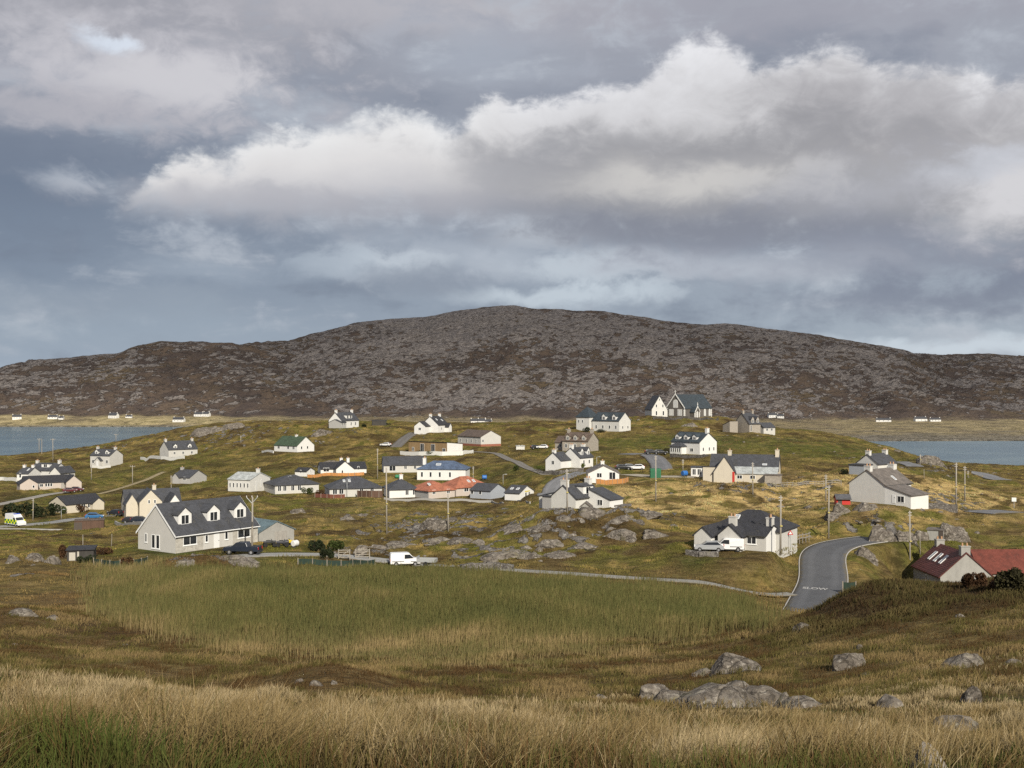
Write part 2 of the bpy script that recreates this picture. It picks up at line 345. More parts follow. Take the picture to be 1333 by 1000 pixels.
def ground_z(X, Y, pads=True):
    X = np.asarray(X, float); Y = np.asarray(Y, float)
    D = np.maximum(Y, D0); px = CX + X / D * FX
    ld = np.log(D); z = base_at(px, ld)
    calm = 1 - .9 * np.exp(-((px - 1060) / 80) ** 2 - ((ld - math.log(144)) / .13) ** 2)
    far = sst(D, 100, 170); near = 1 - sst(D, 60, 95)
    rk = rough_mask(px, D)
    z = z + near * (0.16 * fbm(X / 4, Y / 4, 3, 3) + 0.05 * fbm(X / 0.9, Y / 0.9, 2, 5)) * sst(D, 3, 7)
    z = z + (1 - near) * 0.10 * fbm(X / 2.5, Y / 2.5, 3, 9)
    z = z + far * calm * (1.35 * fbm(X / 26, Y / 22, 3, 11) + 0.75 * fbm(X / 10, Y / 8, 3, 14) + 0.34 * fbm(X / 4, Y / 4, 2, 12))
    rr = np.maximum(ridged(X / 9 + 0.4 * fbm(X / 5, Y / 5, 2, 8), Y / 5, 4, 21) - 0.75, 0)
    z = z + rk * (1.3 * rr) * (0.35 + 0.65 * far)
    if pads:
        w = np.zeros_like(z); s = np.zeros_like(z)
        for (x, y, c, sn, hl, hd, pz) in PADS:
            R0 = math.hypot(hl, hd) + 8
            m = (np.abs(X - x) < R0) & (np.abs(Y - y) < R0)
            if not m.any(): continue
            ax, ay = X[m] - x, Y[m] - y
            u = np.abs(ax * c + ay * sn) - hl; v = np.abs(-ax * sn + ay * c) - hd
            d = np.hypot(np.maximum(u, 0), np.maximum(v, 0))
            k = (1 - sst(d, 0.8, 6.0)); k = k * k * 6 * np.where(d < 0.9, 4, 1) 
            w[m] += k; s[m] += k * pz
        f = w / (w + 1.0) ; f = np.where(w > 5, 1, f)
        z = np.where(w > 1e-6, z * (1 - f) + f * s / np.maximum(w, 1e-9), z)
    return z
def hit(px, py, dmin=6.0, dmax=800.0):
    """the point of the ground seen at a photo pixel"""
    d = np.exp(np.linspace(math.log(dmin), math.log(dmax), 2400))
    zz = ground_z((px - CX) / FX * d, d); ray = zpy(d, py)
    b = np.nonzero(ray < zz)[0]
    if not len(b): return None
    i = max(b[0], 1); a0, a1 = ray[i - 1] - zz[i - 1], ray[i] - zz[i]
    t = a0 / (a0 - a1) if a0 > 0 else 0
    D = d[i - 1] + t * (d[i] - d[i - 1])
    return Vector(((px - CX) / FX * D, D, float(ground_z(np.array([(px - CX) / FX * D]), np.array([D]))[0])))
def gz(x, y): return float(ground_z(np.array([x]), np.array([y]))[0])

# ------------------------------------------------------------------ mesh helpers
def quick_mesh(name, verts, faces_idx, sizes, mat=None, cols=None, smooth=False, mat_ix=None):
    """verts (n,3); faces_idx flat corner list; sizes corners per face"""
    me = bpy.data.meshes.new(name)
    me.vertices.add(len(verts)); me.vertices.foreach_set('co', np.asarray(verts, np.float32).ravel())
    me.loops.add(len(faces_idx)); me.loops.foreach_set('vertex_index', np.asarray(faces_idx, np.int32))
    sizes = np.asarray(sizes, np.int32); st = np.concatenate([[0], np.cumsum(sizes)[:-1]]).astype(np.int32)
    me.polygons.add(len(sizes)); me.polygons.foreach_set('loop_start', st); me.polygons.foreach_set('loop_total', sizes)
    if smooth: me.polygons.foreach_set('use_smooth', np.ones(len(sizes), bool))
    if cols is not None:
        for nm, arr in cols.items():
            a = me.color_attributes.new(nm, 'FLOAT_COLOR', 'POINT')
            c = np.ones((len(verts), 4), np.float32); c[:, :arr.shape[1]] = arr
            a.data.foreach_set('color', c.ravel())
    if mat: me.materials.append(mat)
    me.update(calc_edges=True); me.validate()
    return me
def link(name, me, parent=None):
    o = bpy.data.objects.new(name, me); COL.objects.link(o)
    if parent is not None: o.parent = parent
    return o
def grid_mesh(name, X, Y, Z, mat, cols=None):
    nr, nc = X.shape
    v = np.stack([X, Y, Z], -1).reshape(-1, 3)
    i = np.arange(nr * nc).reshape(nr, nc)
    f = np.stack([i[:-1, :-1], i[:-1, 1:], i[1:, 1:], i[1:, :-1]], -1).reshape(-1)
    return quick_mesh(name, v, f, np.full((nr - 1) * (nc - 1), 4), mat, cols, smooth=True)
def tag(o, label=None, cat=None, group=None, kind=None):
    if label: o['label'] = label
    if cat: o['category'] = cat
    if group: o['group'] = group
    if kind: o['kind'] = kind
    return o
def empty(name, loc, rz=0.0):
    o = bpy.data.objects.new(name, None); COL.objects.link(o)
    o.location = loc; o.rotation_euler = (0, 0, rz); o.empty_display_size = 0.5
    return o
class MB:
    """collects shapes into one mesh"""
    def __init__(self): self.v = []; self.f = []; self.mi = []
    def poly(self, pts, faces, mi=0):
        b = len(self.v); self.v += [tuple(p) for p in pts]
        self.f += [[b + i for i in f] for f in faces]; self.mi += [mi] * len(faces); return self
    def box(self, x0, x1, y0, y1, z0, z1, mi=0):
        p = [(x, y, z) for z in (z0, z1) for y in (y0, y1) for x in (x0, x1)]
        return self.poly(p, [(0, 2, 3, 1), (4, 5, 7, 6), (0, 1, 5, 4), (2, 6, 7, 3), (0, 4, 6, 2), (1, 3, 7, 5)], mi)
    def prism(self, prof, axis, a, b, mi=0):
        """profile of (u,v): axis x -> (y,z); axis y -> (x,z); axis z -> (x,y), counter-clockwise"""
        n = len(prof)
        mk = {'x': lambda t, u, v: (t, u, v), 'y': lambda t, u, v: (u, t, v), 'z': lambda t, u, v: (u, v, t)}[axis]
        p = [mk(a, u, v) for u, v in prof] + [mk(b, u, v) for u, v in prof]
        return self.poly(p, [list(range(n))[::-1], list(range(n, 2 * n))] + [(i, (i + 1) % n, n + (i + 1) % n, n + i) for i in range(n)], mi)
    def tube(self, p, q, r0, r1=None, n=8, mi=0):
        p, q = Vector(p), Vector(q); r1 = r0 if r1 is None else r1
        d = (q - p).normalized(); a = d.orthogonal().normalized(); b = d.cross(a)
        ring = lambda c, r: [c + (a * math.cos(t * 2 * math.pi / n) + b * math.sin(t * 2 * math.pi / n)) * r for t in range(n)]
        return self.poly(ring(p, r0) + ring(q, r1), [list(range(n))[::-1], list(range(n, 2 * n))] + [(i, (i + 1) % n, n + (i + 1) % n, n + i) for i in range(n)], mi)
    def build(self, name, mat, parent=None, bevel=0.0, smooth=False):
        me = bpy.data.meshes.new(name); me.from_pydata(self.v, [], self.f)
        for m in (mat if isinstance(mat, (list, tuple)) else [mat]): me.materials.append(m)
        if any(self.mi): me.polygons.foreach_set('material_index', self.mi)
        bm = bmesh.new(); bm.from_mesh(me); bmesh.ops.recalc_face_normals(bm, faces=bm.faces); bm.to_mesh(me); bm.free()
        if smooth: me.polygons.foreach_set('use_smooth', [True] * len(me.polygons))
        o = link(name, me, parent)
        if bevel:
            b = o.modifiers.new('bevel', 'BEVEL'); b.width = bevel; b.segments = 2; b.limit_method = 'ANGLE'
        return o
# ------------------------------------------------------------------ materials
MATS = {}
def new_mat(name):
    m = bpy.data.materials.new(name); m.use_nodes = True
    t = NT(m.node_tree); bs = t.n['Principled BSDF']
    return m, t, bs
def set_b(t, bs, col=None, rough=None, normal=None, metal=None, spec=None):
    if col is not None: t.put(bs.inputs['Base Color'], col)
    if rough is not None: t.put(bs.inputs['Roughness'], rough)
    if normal is not None: t.put(bs.inputs['Normal'], normal)
    if metal is not None: t.put(bs.inputs['Metallic'], metal)
    if spec is not None: t.put(bs.inputs['Specular IOR Level'], spec)
def pos(t): return t.n.new('ShaderNodeNewGeometry').outputs['Position']
def obj(t): return t.n.new('ShaderNodeTexCoord').outputs['Object']
def mul(c, k): return tuple(min(1, x * k) for x in c)
def m_plaster(name, c, stain=0.35):           # harled, weathered render
    if name in MATS: return MATS[name]
    m, t, bs = new_mat(name); p = obj(t)
    n1 = t.noise(p, 0.9, 5, 0.6); n2 = t.noise(t.vm('MULTIPLY', p, (2.2, 2.2, 0.35)), 1.3, 4, 0.6); n3 = t.noise(p, 14, 3, 0.7)
    k = t.m('ADD', t.m('MULTIPLY', t.step(n1, 0.35, 0.75), 0.5), t.m('MULTIPLY', t.step(n2, 0.45, 0.75), 0.5))
    col = t.mix(t.m('MULTIPLY', k, stain), c, mul(c, 0.62))
    col = t.mix(t.step(n3, 0.3, 0.75, 0, 0.16), col, mul(c, 0.6))
    set_b(t, bs, col, 0.9, t.bump(n3, 0.2, 0.008), spec=0.2); MATS[name] = m; return m
def m_stone(name, c, c2, mortar, sx=0.55, sy=0.28):
    if name in MATS: return MATS[name]
    m, t, bs = new_mat(name); p = obj(t); x, y, z = t.sep(p)
    v = t.xyz(t.m('ADD', x, y), z, 0.0)
    b = t.n.new('ShaderNodeTexBrick'); t.put(b.inputs['Vector'], v)
    b.inputs['Scale'].default_value = 1.0; b.inputs['Brick Width'].default_value = sx; b.inputs['Row Height'].default_value = sy; b.inputs['Mortar Size'].default_value = 0.02
    t.put(b.inputs['Color1'], c); t.put(b.inputs['Color2'], c2); t.put(b.inputs['Mortar'], mortar)
    n = t.noise(p, 2.5, 5, 0.65)
    col = t.mix(t.step(n, 0.35, 0.7, 0, 0.55), b.outputs[0], mul(c2, 0.6))
    set_b(t, bs, col, 0.92, t.bump(t.m('SUBTRACT', n, t.m('MULTIPLY', b.outputs['Fac'], 0.4)), 0.5, 0.05)); MATS[name] = m; return m
def m_slate(name, c, ribs=False, lichen=0.25, spec=0.25, rough=0.62):
    if name in MATS: return MATS[name]
    m, t, bs = new_mat(name); p = obj(t); x, y, z = t.sep(p)
    w = t.m('FRACT', t.m('MULTIPLY', z, 4.2)); u = t.m('FLOOR', t.m('MULTIPLY', z, 4.2))
    cell = t.xyz(t.m('FLOOR', t.m('ADD', t.m('MULTIPLY', t.m('ADD', x, t.m('MULTIPLY', y, 0.37)), 3.2), t.m('MULTIPLY', u, 0.5))), u, 0.0)
    wn = t.n.new('ShaderNodeTexWhiteNoise'); t.put(wn.inputs['Vector'], cell)
    n = t.noise(p, 0.8, 6, 0.65); n2 = t.noise(p, 6, 4, 0.65)
    col = t.mix(t.m('MULTIPLY', wn.outputs['Value'], 0.5), mul(c, 1.15), mul(c, 0.62))
    col = t.mix(t.step(n, 0.42, 0.66, 0, 0.7), col, mul(c, 0.5))
    col = t.mix(t.step(t.m('MULTIPLY', n, n2), 0.27, 0.42, 0, lichen), col, (0.26, 0.24, 0.19))
    hgt = t.m('ADD', w, t.m('MULTIPLY', n2, 0.6))
    if ribs: hgt = t.m('ADD', t.m('SINE', t.m('MULTIPLY', t.m('ADD', x, t.m('MULTIPLY', y, 0.0)), 26.0)), t.m('MULTIPLY', n2, 0.5))
    set_b(t, bs, col, rough, t.bump(hgt, 0.35, 0.03), spec=spec); MATS[name] = m; return m
def m_plain(name, c, rough=0.6, metal=0.0, var=0.2, spec=0.4, scale=3.0):
    if name in MATS: return MATS[name]
    m, t, bs = new_mat(name); n = t.noise(obj(t), scale, 5, 0.6)
    col = t.mix(t.step(n, 0.3, 0.75, 0, var), c, mul(c, 0.55))
    set_b(t, bs, col, t.line(n, 0.3, 0.7, max(rough - 0.08, 0.02), min(rough + 0.1, 1)), metal=metal, spec=spec); MATS[name] = m; return m
def m_wood(name, c, scale=1.0, vert=True):
    if name in MATS: return MATS[name]
    m, t, bs = new_mat(name); p = obj(t); x, y, z = t.sep(p)
    a = t.m('ADD', x, y) if vert else z
    bd = t.m('FRACT', t.m('MULTIPLY', a, 6.0 * scale)); idx = t.m('FLOOR', t.m('MULTIPLY', a, 6.0 * scale))
    wn = t.n.new('ShaderNodeTexWhiteNoise'); wn.noise_dimensions = '1D'; t.put(wn.inputs['W'], idx)
    n = t.noise(t.vm('MULTIPLY', p, (5, 5, 0.8) if vert else (0.8, 0.8, 6)), 1.5, 5, 0.6)
    col = t.mix(t.m('MULTIPLY', wn.outputs[0], 0.5), mul(c, 1.15), mul(c, 0.55)); col = t.mix(t.step(n, 0.4, 0.7, 0, 0.5), col, mul(c, 0.5))
    col = t.mix(t.step(bd, 0.10, 0.03), col, mul(c, 0.22))
    set_b(t, bs, col, 0.85, t.bump(n, 0.3, 0.02)); MATS[name] = m; return m
def m_glass():
    if 'glass' in MATS: return MATS['glass']
    m, t, bs = new_mat('glass'); n = t.noise(obj(t), 0.7, 2)
    set_b(t, bs, t.mix(n, (0.012, 0.014, 0.018), (0.035, 0.038, 0.042)), 0.08, spec=0.5); MATS['glass'] = m; return m
def rock_color(t, p, s=1.0):
    n1 = t.noise(p, 0.55 * s, 8, 0.62); n2 = t.noise(p, 2.2 * s, 7, 0.68); n3 = t.noise(p, 9.0 * s, 5, 0.75)
    col = t.mix(t.step(n1, 0.35, 0.65), (0.105, 0.094, 0.084), (0.18, 0.165, 0.15))
    col = t.mix(t.step(n2, 0.53, 0.64, 0, 0.75), col, (0.32, 0.305, 0.28))       # pale lichen
    col = t.mix(t.step(n1, 0.58, 0.68, 0, 0.6), col, (0.09, 0.085, 0.035))        # moss
    col = t.mix(t.step(n2, 0.44, 0.36, 0, 0.7), col, (0.06, 0.054, 0.048))        # dark moss, cracks
    col = t.mix(t.step(n3, 0.57, 0.68, 0, 0.6), col, (0.40, 0.385, 0.355))
    return col, t.m('ADD', t.m('MULTIPLY', n2, 0.7), t.m('MULTIPLY', n3, 0.25)), n1
def m_rock(name='rock', s=1.0, dark=1.0, lift=1.0):
    if name in MATS: return MATS[name]
    m, t, bs = new_mat(name); p = pos(t)
    col, hgt, n1 = rock_color(t, p, s)
    vn = t.voro(t.vm('ADD', p, t.vm('SCALE', t.xyz(n1, n1, n1), s=1.0)), 0.55 * s, 'DISTANCE_TO_EDGE')
    col = t.mix(t.step(vn, 0.020, 0.004, 0, 0.75), col, (0.03, 0.027, 0.023))
    st = t.noise(t.vm('MULTIPLY', t.vm('ADD', p, t.vm('SCALE', t.xyz(n1, n1, n1), s=1.5)), (.5, .6, 3.2)), 1.3 * s, 5, 0.65)
    col = t.mix(t.step(st, 0.54, 0.66, 0, 0.7), col, (0.04, 0.035, 0.029)); hgt = t.m('SUBTRACT', hgt, t.m('MULTIPLY', t.step(st, 0.5, 0.66), 0.5))
    if lift != 1: col = t.mix(1.0, col, lift, 'MULTIPLY')
    if dark != 1: col = t.mix(1 - dark, col, (0, 0, 0))
    hgt = t.m('ADD', hgt, t.m('MULTIPLY', t.step(vn, 0.0, 0.05), 0.5))
    set_b(t, bs, col, 0.93, t.bump(hgt, 0.8, 0.12 / s), spec=0.15); MATS[name] = m; return m
def m_ground():
    m, t, bs = new_mat('moor_turf'); p = pos(t)
    at_ = t.n.new('ShaderNodeAttribute'); at_.attribute_name = 'Col'
    ar = t.n.new('ShaderNodeAttribute'); ar.attribute_name = 'Aux'; rk, scl, _ = t.sep(ar.outputs['Color'])
    n1 = t.noise(p, 0.09, 5, 0.62); n2 = t.noise(p, 0.6, 7, 0.65); n3 = t.noise(p, 3.2, 6, 0.7); n4 = t.noise(t.vm('ADD', p, (31, 7, 0)), 0.25, 7, 0.66)
    base = at_.outputs['Color']
    ps = t.vm('MULTIPLY', p, (.28, 1.0, 1.6)); n5 = t.noise(ps, 0.55, 7, 0.66, 0.4); n6 = t.noise(t.vm('ADD', p, (9, 3, 1)), 1.4, 6, 0.7)
    col = t.mix(t.step(n2, 0.40, 0.60, 0, 0.55), base, t.mix(0.75, base, (0.055, 0.034, 0.015)))        # heather-brown patches
    col = t.mix(t.step(n4, 0.50, 0.64, 0, 0.60), col, t.mix(0.7, base, (0.078, 0.080, 0.014)))          # greener turf
    col = t.mix(t.step(n4, 0.46, 0.34, 0, 0.55), col, t.mix(0.7, base, (0.26, 0.19, 0.085)))            # bleached grass
    col = t.mix(t.step(n3, 0.45, 0.68, 0, 0.65), col, t.mix(0.6, base, (0.02, 0.016, 0.008)))
    col = t.mix(t.step(n3, 0.50, 0.30, 0, 0.35), col, t.mix(0.6, base, (0.30, 0.23, 0.11)))
    col = t.mix(t.step(n5, 0.52, 0.62, 0, 0.75), col, t.mix(0.75, base, (0.030, 0.022, 0.010)))
    col = t.mix(t.step(n5, 0.47, 0.38, 0, 0.45), col, t.mix(0.55, base, (0.24, 0.185, 0.085)))
    col = t.mix(t.step(n6, 0.54, 0.66, 0, 0.55), col, (0.034, 0.030, 0.011))
    rc, rh, rn = rock_color(t, p, 1.0)
    rm = t.m('ADD', rk, t.m('MULTIPLY', t.m('SUBTRACT', n3, 0.5), 0.7)); rm = t.m('ADD', rm, t.m('MULTIPLY', t.m('SUBTRACT', n2, 0.5), 0.8))
    rmk = t.step(rm, 0.44, 0.56)
    col = t.mix(rmk, col, rc)
    hgt = t.m('ADD', t.m('MULTIPLY', n3, 0.45), t.m('ADD', t.m('ADD', t.m('MULTIPLY', n2, 0.8), t.m('MULTIPLY', n5, 1.0)), t.m('MULTIPLY', rmk, 0.5)))
    set_b(t, bs, col, 0.96, t.bump(hgt, 1.0, 0.55), spec=0.08)
    return m
def m_mountain():
    m, t, bs = new_mat('mountain_moor'); p = pos(t)
    ar = t.n.new('ShaderNodeAttribute'); ar.attribute_name = 'Col'
    q = t.vm('MULTIPLY', p, (0.026, 0.016, 0.072))
    wq = t.noise(q, 0.7, 5); q = t.vm('ADD', q, t.vm('SCALE', t.xyz(wq, wq, wq), s=1.3))
    n1 = t.noise(q, 0.35, 4, 0.6); n2 = t.noise(q, 1.7, 8, 0.62); n3 = t.noise(q, 8.0, 7, 0.7); n5 = t.noise(q, 0.9, 6, 0.6); n7 = t.noise(q, 3.6, 6, 0.62)
    crk = t.voro(t.vm('ADD', q, t.vm('SCALE', t.xyz(n3, n3, n3), s=0.35)), 5.5, 'DISTANCE_TO_EDGE')
    heath = t.mix(t.step(n5, 0.38, 0.62), (0.078, 0.061, 0.054), (0.125, 0.093, 0.070))
    heath = t.mix(t.step(n1, 0.52, 0.66, 0, 0.8), heath, (0.125, 0.095, 0.060))
    heath = t.mix(t.step(n7, 0.46, 0.62, 0, 0.6), heath, (0.044, 0.036, 0.033))
    heath = t.mix(t.step(n3, 0.55, 0.70, 0, 0.5), heath, (0.13, 0.11, 0.085))
    rockc = t.mix(t.step(n3, 0.38, 0.62), (0.120, 0.105, 0.098), (0.262, 0.234, 0.216))
    rockc = t.mix(t.step(crk, 0.05, 0.01, 0, 0.8), rockc, (0.035, 0.030, 0.029))
    f = t.m('ADD', t.sep(ar.outputs['Color'])[0], t.m('ADD', t.m('MULTIPLY', t.m('SUBTRACT', n2, 0.5), 1.9), t.m('MULTIPLY', t.m('SUBTRACT', n7, 0.5), 1.5)))
    rmk = t.step(f, 0.46, 0.56)
    col = t.mix(rmk, heath, rockc)
    low = t.sep(ar.outputs['Color'])[1]                # machair and shore turf at the foot
    turf = t.mix(t.step(n7, 0.42, 0.66), (0.47, 0.385, 0.21), (0.25, 0.21, 0.10)); turf = t.mix(t.step(n3, 0.5, 0.7, 0, .5), turf, (0.09, 0.062, 0.04))
    col = t.mix(low, col, turf)
    sh = t.sep(ar.outputs['Color'])[2]
    col = t.mix(sh, col, t.mix(t.step(n3, 0.4, 0.6), (0.05, 0.045, 0.04), (0.25, 0.23, 0.195)))
    set_b(t, bs, col, 0.95, t.bump(t.m('ADD', t.m('MULTIPLY', n2, 0.9), t.m('ADD', t.m('MULTIPLY', n3, 0.35), t.m('ADD', t.m('MULTIPLY', n7, 0.5), t.m('MULTIPLY', rmk, 0.35)))), 0.9, 8.0), spec=0.1)
    return m
def m_water():
    m, t, bs = new_mat('sea_water'); p = pos(t)
    q = t.vm('MULTIPLY', p, (0.5, 1.0, 1.0))
    n1 = t.noise(q, 0.25, 4, 0.6, 0.3); n2 = t.noise(q, 0.018, 4, 0.6)
    col = t.mix(t.step(n2, 0.4, 0.62), (0.075, 0.135, 0.175), (0.11, 0.175, 0.205))
    set_b(t, bs, col, 0.22, t.bump(n1, 0.7, 0.9), spec=0.5)
    bs.inputs['IOR'].default_value = 1.33
    return m
def m_blade(name, transl=0.25):
    m, t, bs = new_mat(name)
    a = t.n.new('ShaderNodeAttribute'); a.attribute_name = 'Col'
    set_b(t, bs, a.outputs['Color'], 0.75, spec=0.15)
    tr = t.n.new('ShaderNodeBsdfTranslucent'); t.put(tr.inputs['Color'], a.outputs['Color'])
    mx = t.n.new('ShaderNodeMixShader'); mx.inputs[0].default_value = transl
    t.l.new(bs.outputs[0], mx.inputs[1]); t.l.new(tr.outputs[0], mx.inputs[2])
    t.l.new(mx.outputs[0], t.n['Material Output'].inputs['Surface'])
    return m
def m_tarmac(name, c, wear=0.5):
    if name in MATS: return MATS[name]
    m, t, bs = new_mat(name); p = pos(t); n = t.noise(p, 0.35, 6, 0.6); n2 = t.noise(p, 7, 4, 0.7)
    col = t.mix(t.step(n, 0.35, 0.7, 0, wear), c, mul(c, 0.62)); col = t.mix(t.step(n2, 0.4, 0.7, 0, 0.25), col, mul(c, 1.5))
    la = t.n.new('ShaderNodeAttribute'); la.attribute_name = 'Lat'; lt = t.sep(la.outputs['Color'])[0]; n4 = t.noise(p, 1.1, 5, 0.65)
    col = t.mix(t.step(t.m('ADD', lt, t.m('MULTIPLY', t.m('SUBTRACT', n4, 0.5), 0.7)), 0.80, 1.05, 0, 0.8), col, (0.12, 0.095, 0.05))
    tk = t.step(t.m('ABSOLUTE', t.m('SUBTRACT', lt, 0.5)), 0.05, 0.22); col = t.mix(t.m('MULTIPLY', t.m('SUBTRACT', 1.0, tk), 0.35), col, mul(c, 1.45))
    set_b(t, bs, col, 0.85, t.bump(n2, 0.3, 0.02), spec=0.3); MATS[name] = m; return m
# ------------------------------------------------------------------ buildings: where each stands (read from the photograph), its size and its parts
WHITE, OFFW, CREAM, GREY, TAN, PALE = (.70, .69, .66), (.60, .59, .555), (.56, .505, .41), (.40, .39, .37), (.37, .33, .275), (.52, .505, .47)
def WM(k):
    return {'white': lambda: m_plaster('white_harling', WHITE, .25), 'offwhite': lambda: m_plaster('offwhite_harling', OFFW, .3), 'cream': lambda: m_plaster('cream_harling', CREAM, .3),
            'grey': lambda: m_plaster('grey_harling', GREY, .35), 'pale': lambda: m_plaster('pale_grey_harling', PALE, .3), 'stone': lambda: m_stone('tan_stone', TAN, (.34, .30, .25), (.30, .28, .25)),
            'dark': lambda: m_stone('dark_stone', (.105, .095, .085), (.14, .125, .11), (.10, .095, .09)), 'conc': lambda: m_plaster('old_concrete', (.34, .33, .305), .7),
            'wood': lambda: m_wood('larch_boards', (.30, .20, .10)), 'blue': lambda: m_plaster('blue_grey_harling', (.36, .385, .42), .3), 'red': lambda: m_plain('red_painted_boards', (.50, .035, .025), .6),
            'black': lambda: m_wood('tarred_boards', (.05, .045, .04)), 'brown': lambda: m_wood('brown_boards', (.105, .060, .040)), 'salmon': lambda: m_plaster('salmon_harling', (.50, .435, .385), .3)}[k]()
def RM(k):
    return {'slate': lambda: m_slate('slate_roof', (.062, .064, .072)), 'black': lambda: m_slate('black_tile_roof', (.036, .036, .041)), 'grey': lambda: m_slate('grey_tile_roof', (.10, .10, .108)),
            'brown': lambda: m_slate('brown_tile_roof', (.115, .085, .068)), 'green': lambda: m_slate('green_sheet_roof', (.055, .085, .05), True, .1), 'bluegreen': lambda: m_slate('blue_green_slate_roof', (.042, .054, .064), False, .12),
            'blue': lambda: m_slate('blue_tile_roof', (.088, .120, .185), False, .05), 'orange': lambda: m_slate('orange_pantile_roof', (.36, .135, .08), False, .12), 'darkred': lambda: m_slate('dark_red_sheet_roof', (.108, .035, .030), True, .1),
            'red': lambda: m_slate('red_sheet_roof', (.150, .043, .030), True, .08), 'pale': lambda: m_slate('pale_sheet_roof', (.42, .44, .43), True, .1), 'tan': lambda: m_slate('weathered_roof', (.15, .13, .115)), 'teal': lambda: m_slate('teal_sheet_roof', (.12, .17, .19), True, .1)}[k]()
HOUSES = []
def H(label, side, xl, xc, xr, yb, D, d, ye, yr, wall='white', roof='slate', typ='gable', ax='x', th=None, L=None, name='house', cat='house', group='houses of the village', **kw):
    k = lambda p: (p - CX) / FX
    if side == 'F':
        t = R(th) + math.atan(-k((xl + xr) / 2)); c, s = math.cos(t), math.sin(t)
        C = Vector((k(xl) * D, D))
        L = L or (k(xr) * C.y - C.x) / (c - k(xr) * s)
        O = C + Vector((c, s)) * L / 2 + Vector((-s, c)) * d / 2
        A = C + (Vector((c, s)) * L / 2 if ax == 'y' else Vector((-s, c)) * d / 2)
    else:
        C = Vector((k(xc) * D, D)); tgt = xl if side == 'L' else xr
        f = lambda t: (lambda p: CX + FX * p.x / p.y)(C + Vector((-math.sin(t), math.cos(t))) * d)
        lo, hi = -1.55, 1.55
        for _ in range(60):
            mid = (lo + hi) / 2
            if f(mid) > tgt: lo = mid
            else: hi = mid
        t = lo; c, s = math.cos(t), math.sin(t)
        if side == 'L':
            L = L or (k(xr) * C.y - C.x) / (c - k(xr) * s); O = C + Vector((c, s)) * L / 2 + Vector((-s, c)) * d / 2
            A = C + (Vector((c, s)) * L / 2 if ax == 'y' else Vector((-s, c)) * d / 2)
        else:
            L = L or (C.x - k(xl) * C.y) / (c - k(xl) * s); O = C - Vector((c, s)) * L / 2 + Vector((-s, c)) * d / 2
            A = C + (-Vector((c, s)) * L / 2 if ax == 'y' else Vector((-s, c)) * d / 2)
    z0 = zpy(D, yb); he = zpy(D, ye) - z0; hr = zpy(A.y, yr) - z0
    if typ == 'gable': hr = max(hr, he + 0.6)
    HOUSES.append(dict(label=label, O=O, t=t, L=L, d=d, he=he, hr=hr, z0=z0, wall=wall, roof=roof, typ=typ, ax=ax, name=name, cat=cat, group=group, kw=kw))
    if kw.get('pad', True):
        hl, hd = L / 2 + .4, d / 2 + .4
        PADS.append((O.x, O.y, c, s, hl, hd, z0))
        FIX.append((CX + FX * O.x / O.y, math.log(O.y), z0)); FIX.append((CX + FX * C.x / C.y, math.log(D), z0))
    if DEBUG: print('%-60s th %5.0f L %5.1f d %4.1f he %4.1f hr %4.1f z %5.1f' % (label[:60], math.degrees(t), L, d, he, hr, z0))
DEBUG = False
# opening: (face, u, sill height, width, height, kind); wing: (axis, centre x, centre y, L, d, eave, ridge, type, {options})
W1 = lambda *us, z=1.0, w=1.1, h=1.1, f='F', k='w': [(f, u, z, w, h, k) for u in us]
H('large grey-gabled house with three white dormers above the reed bed', 'L', 179.8, 228.4, 335.5, 720.8, 155, 8.5, 697.4, 657.8, 'pale', 'slate',
  op=[('F', .165, .95, 2.4, 1.25, 'w'), ('F', .82, .95, 2.4, 1.25, 'w'), ('F', .48, 0, 1.0, 2.05, 'd'), ('F', .36, 1.0, .55, 1.1, 'w'), ('F', .60, 1.0, .6, 1.2, 'w'), ('L', .42, .35, .8, 2.0, 'w'), ('L', .54, .35, .8, 2.0, 'w'), ('L', .22, 1.1, .5, 1.3, 'w')],
  dm=[('g', u, 1.15, 2.3, 1.55, .95) for u in (.17, .51, .84)], clad=[(0, .32), (.68, 1)], trim=1, path='house with dormers')
H('low grey timber garage with blue-grey roof beside the large dormer house', 'R', 330, 337, 382.8, 711, 172, 6.6, 694, 679.4, 'conc', 'teal', L=8, name='garage', cat='garage', group='sheds', op=[('R', .62, 0, 2.3, 2.0, 'g')])
H('cream house of several gables behind the large dormer house', 'L', 158, 163.5, 236, 673, 256, 8, 658, 638.5, 'cream', 'slate',
  wings=[('y', -1.3, -5.6, 5.0, 6, 3.7, 6.4, 'gable', dict(op=[('F', .42, 3.3, .5, .9, 'w'), ('F', .68, 3.3, .5, .9, 'w')])), ('y', -5.2, -4.6, 2.6, 4, 3.2, 5.3, 'gable', {}), ('y', 3.9, -6.4, 3.9, 7, 2.4, 5.2, 'gable', dict(wall='white'))], ch=[(.55, .6, .9)])
H('white bungalow with dark roof behind bushes and a blue car', 'L', 64, 86, 135, 668.5, 285, 8.5, 657.5, 646.5, 'cream', 'black', op=W1(.45, .62, .9, w=1.2), wings=[('y', 3.0, -4.6, 3.2, 2.2, 2.2, 3.4, 'gable', {})])
H('long low pinkish bungalow with a gable at each end and maroon cars outside', 'F', 32, 0, 98, 639, 345, 8, 629.5, 620.5, 'salmon', 'black', th=8,
  op=W1(.25, .32, w=1.3, h=1.0) + W1(.42, .47, .52, w=.7, h=1.1) + [('F', .80, 0, 2.4, 2.1, 'g')], wings=[('y', -6.6, -3.2, 5.2, 8, 2.3, 4.0, 'gable', dict(op=[('F', .75, 1, .7, .9, 'w')])), ('y', 6.6, -3.0, 4.6, 8, 2.3, 4.3, 'gable', {})])
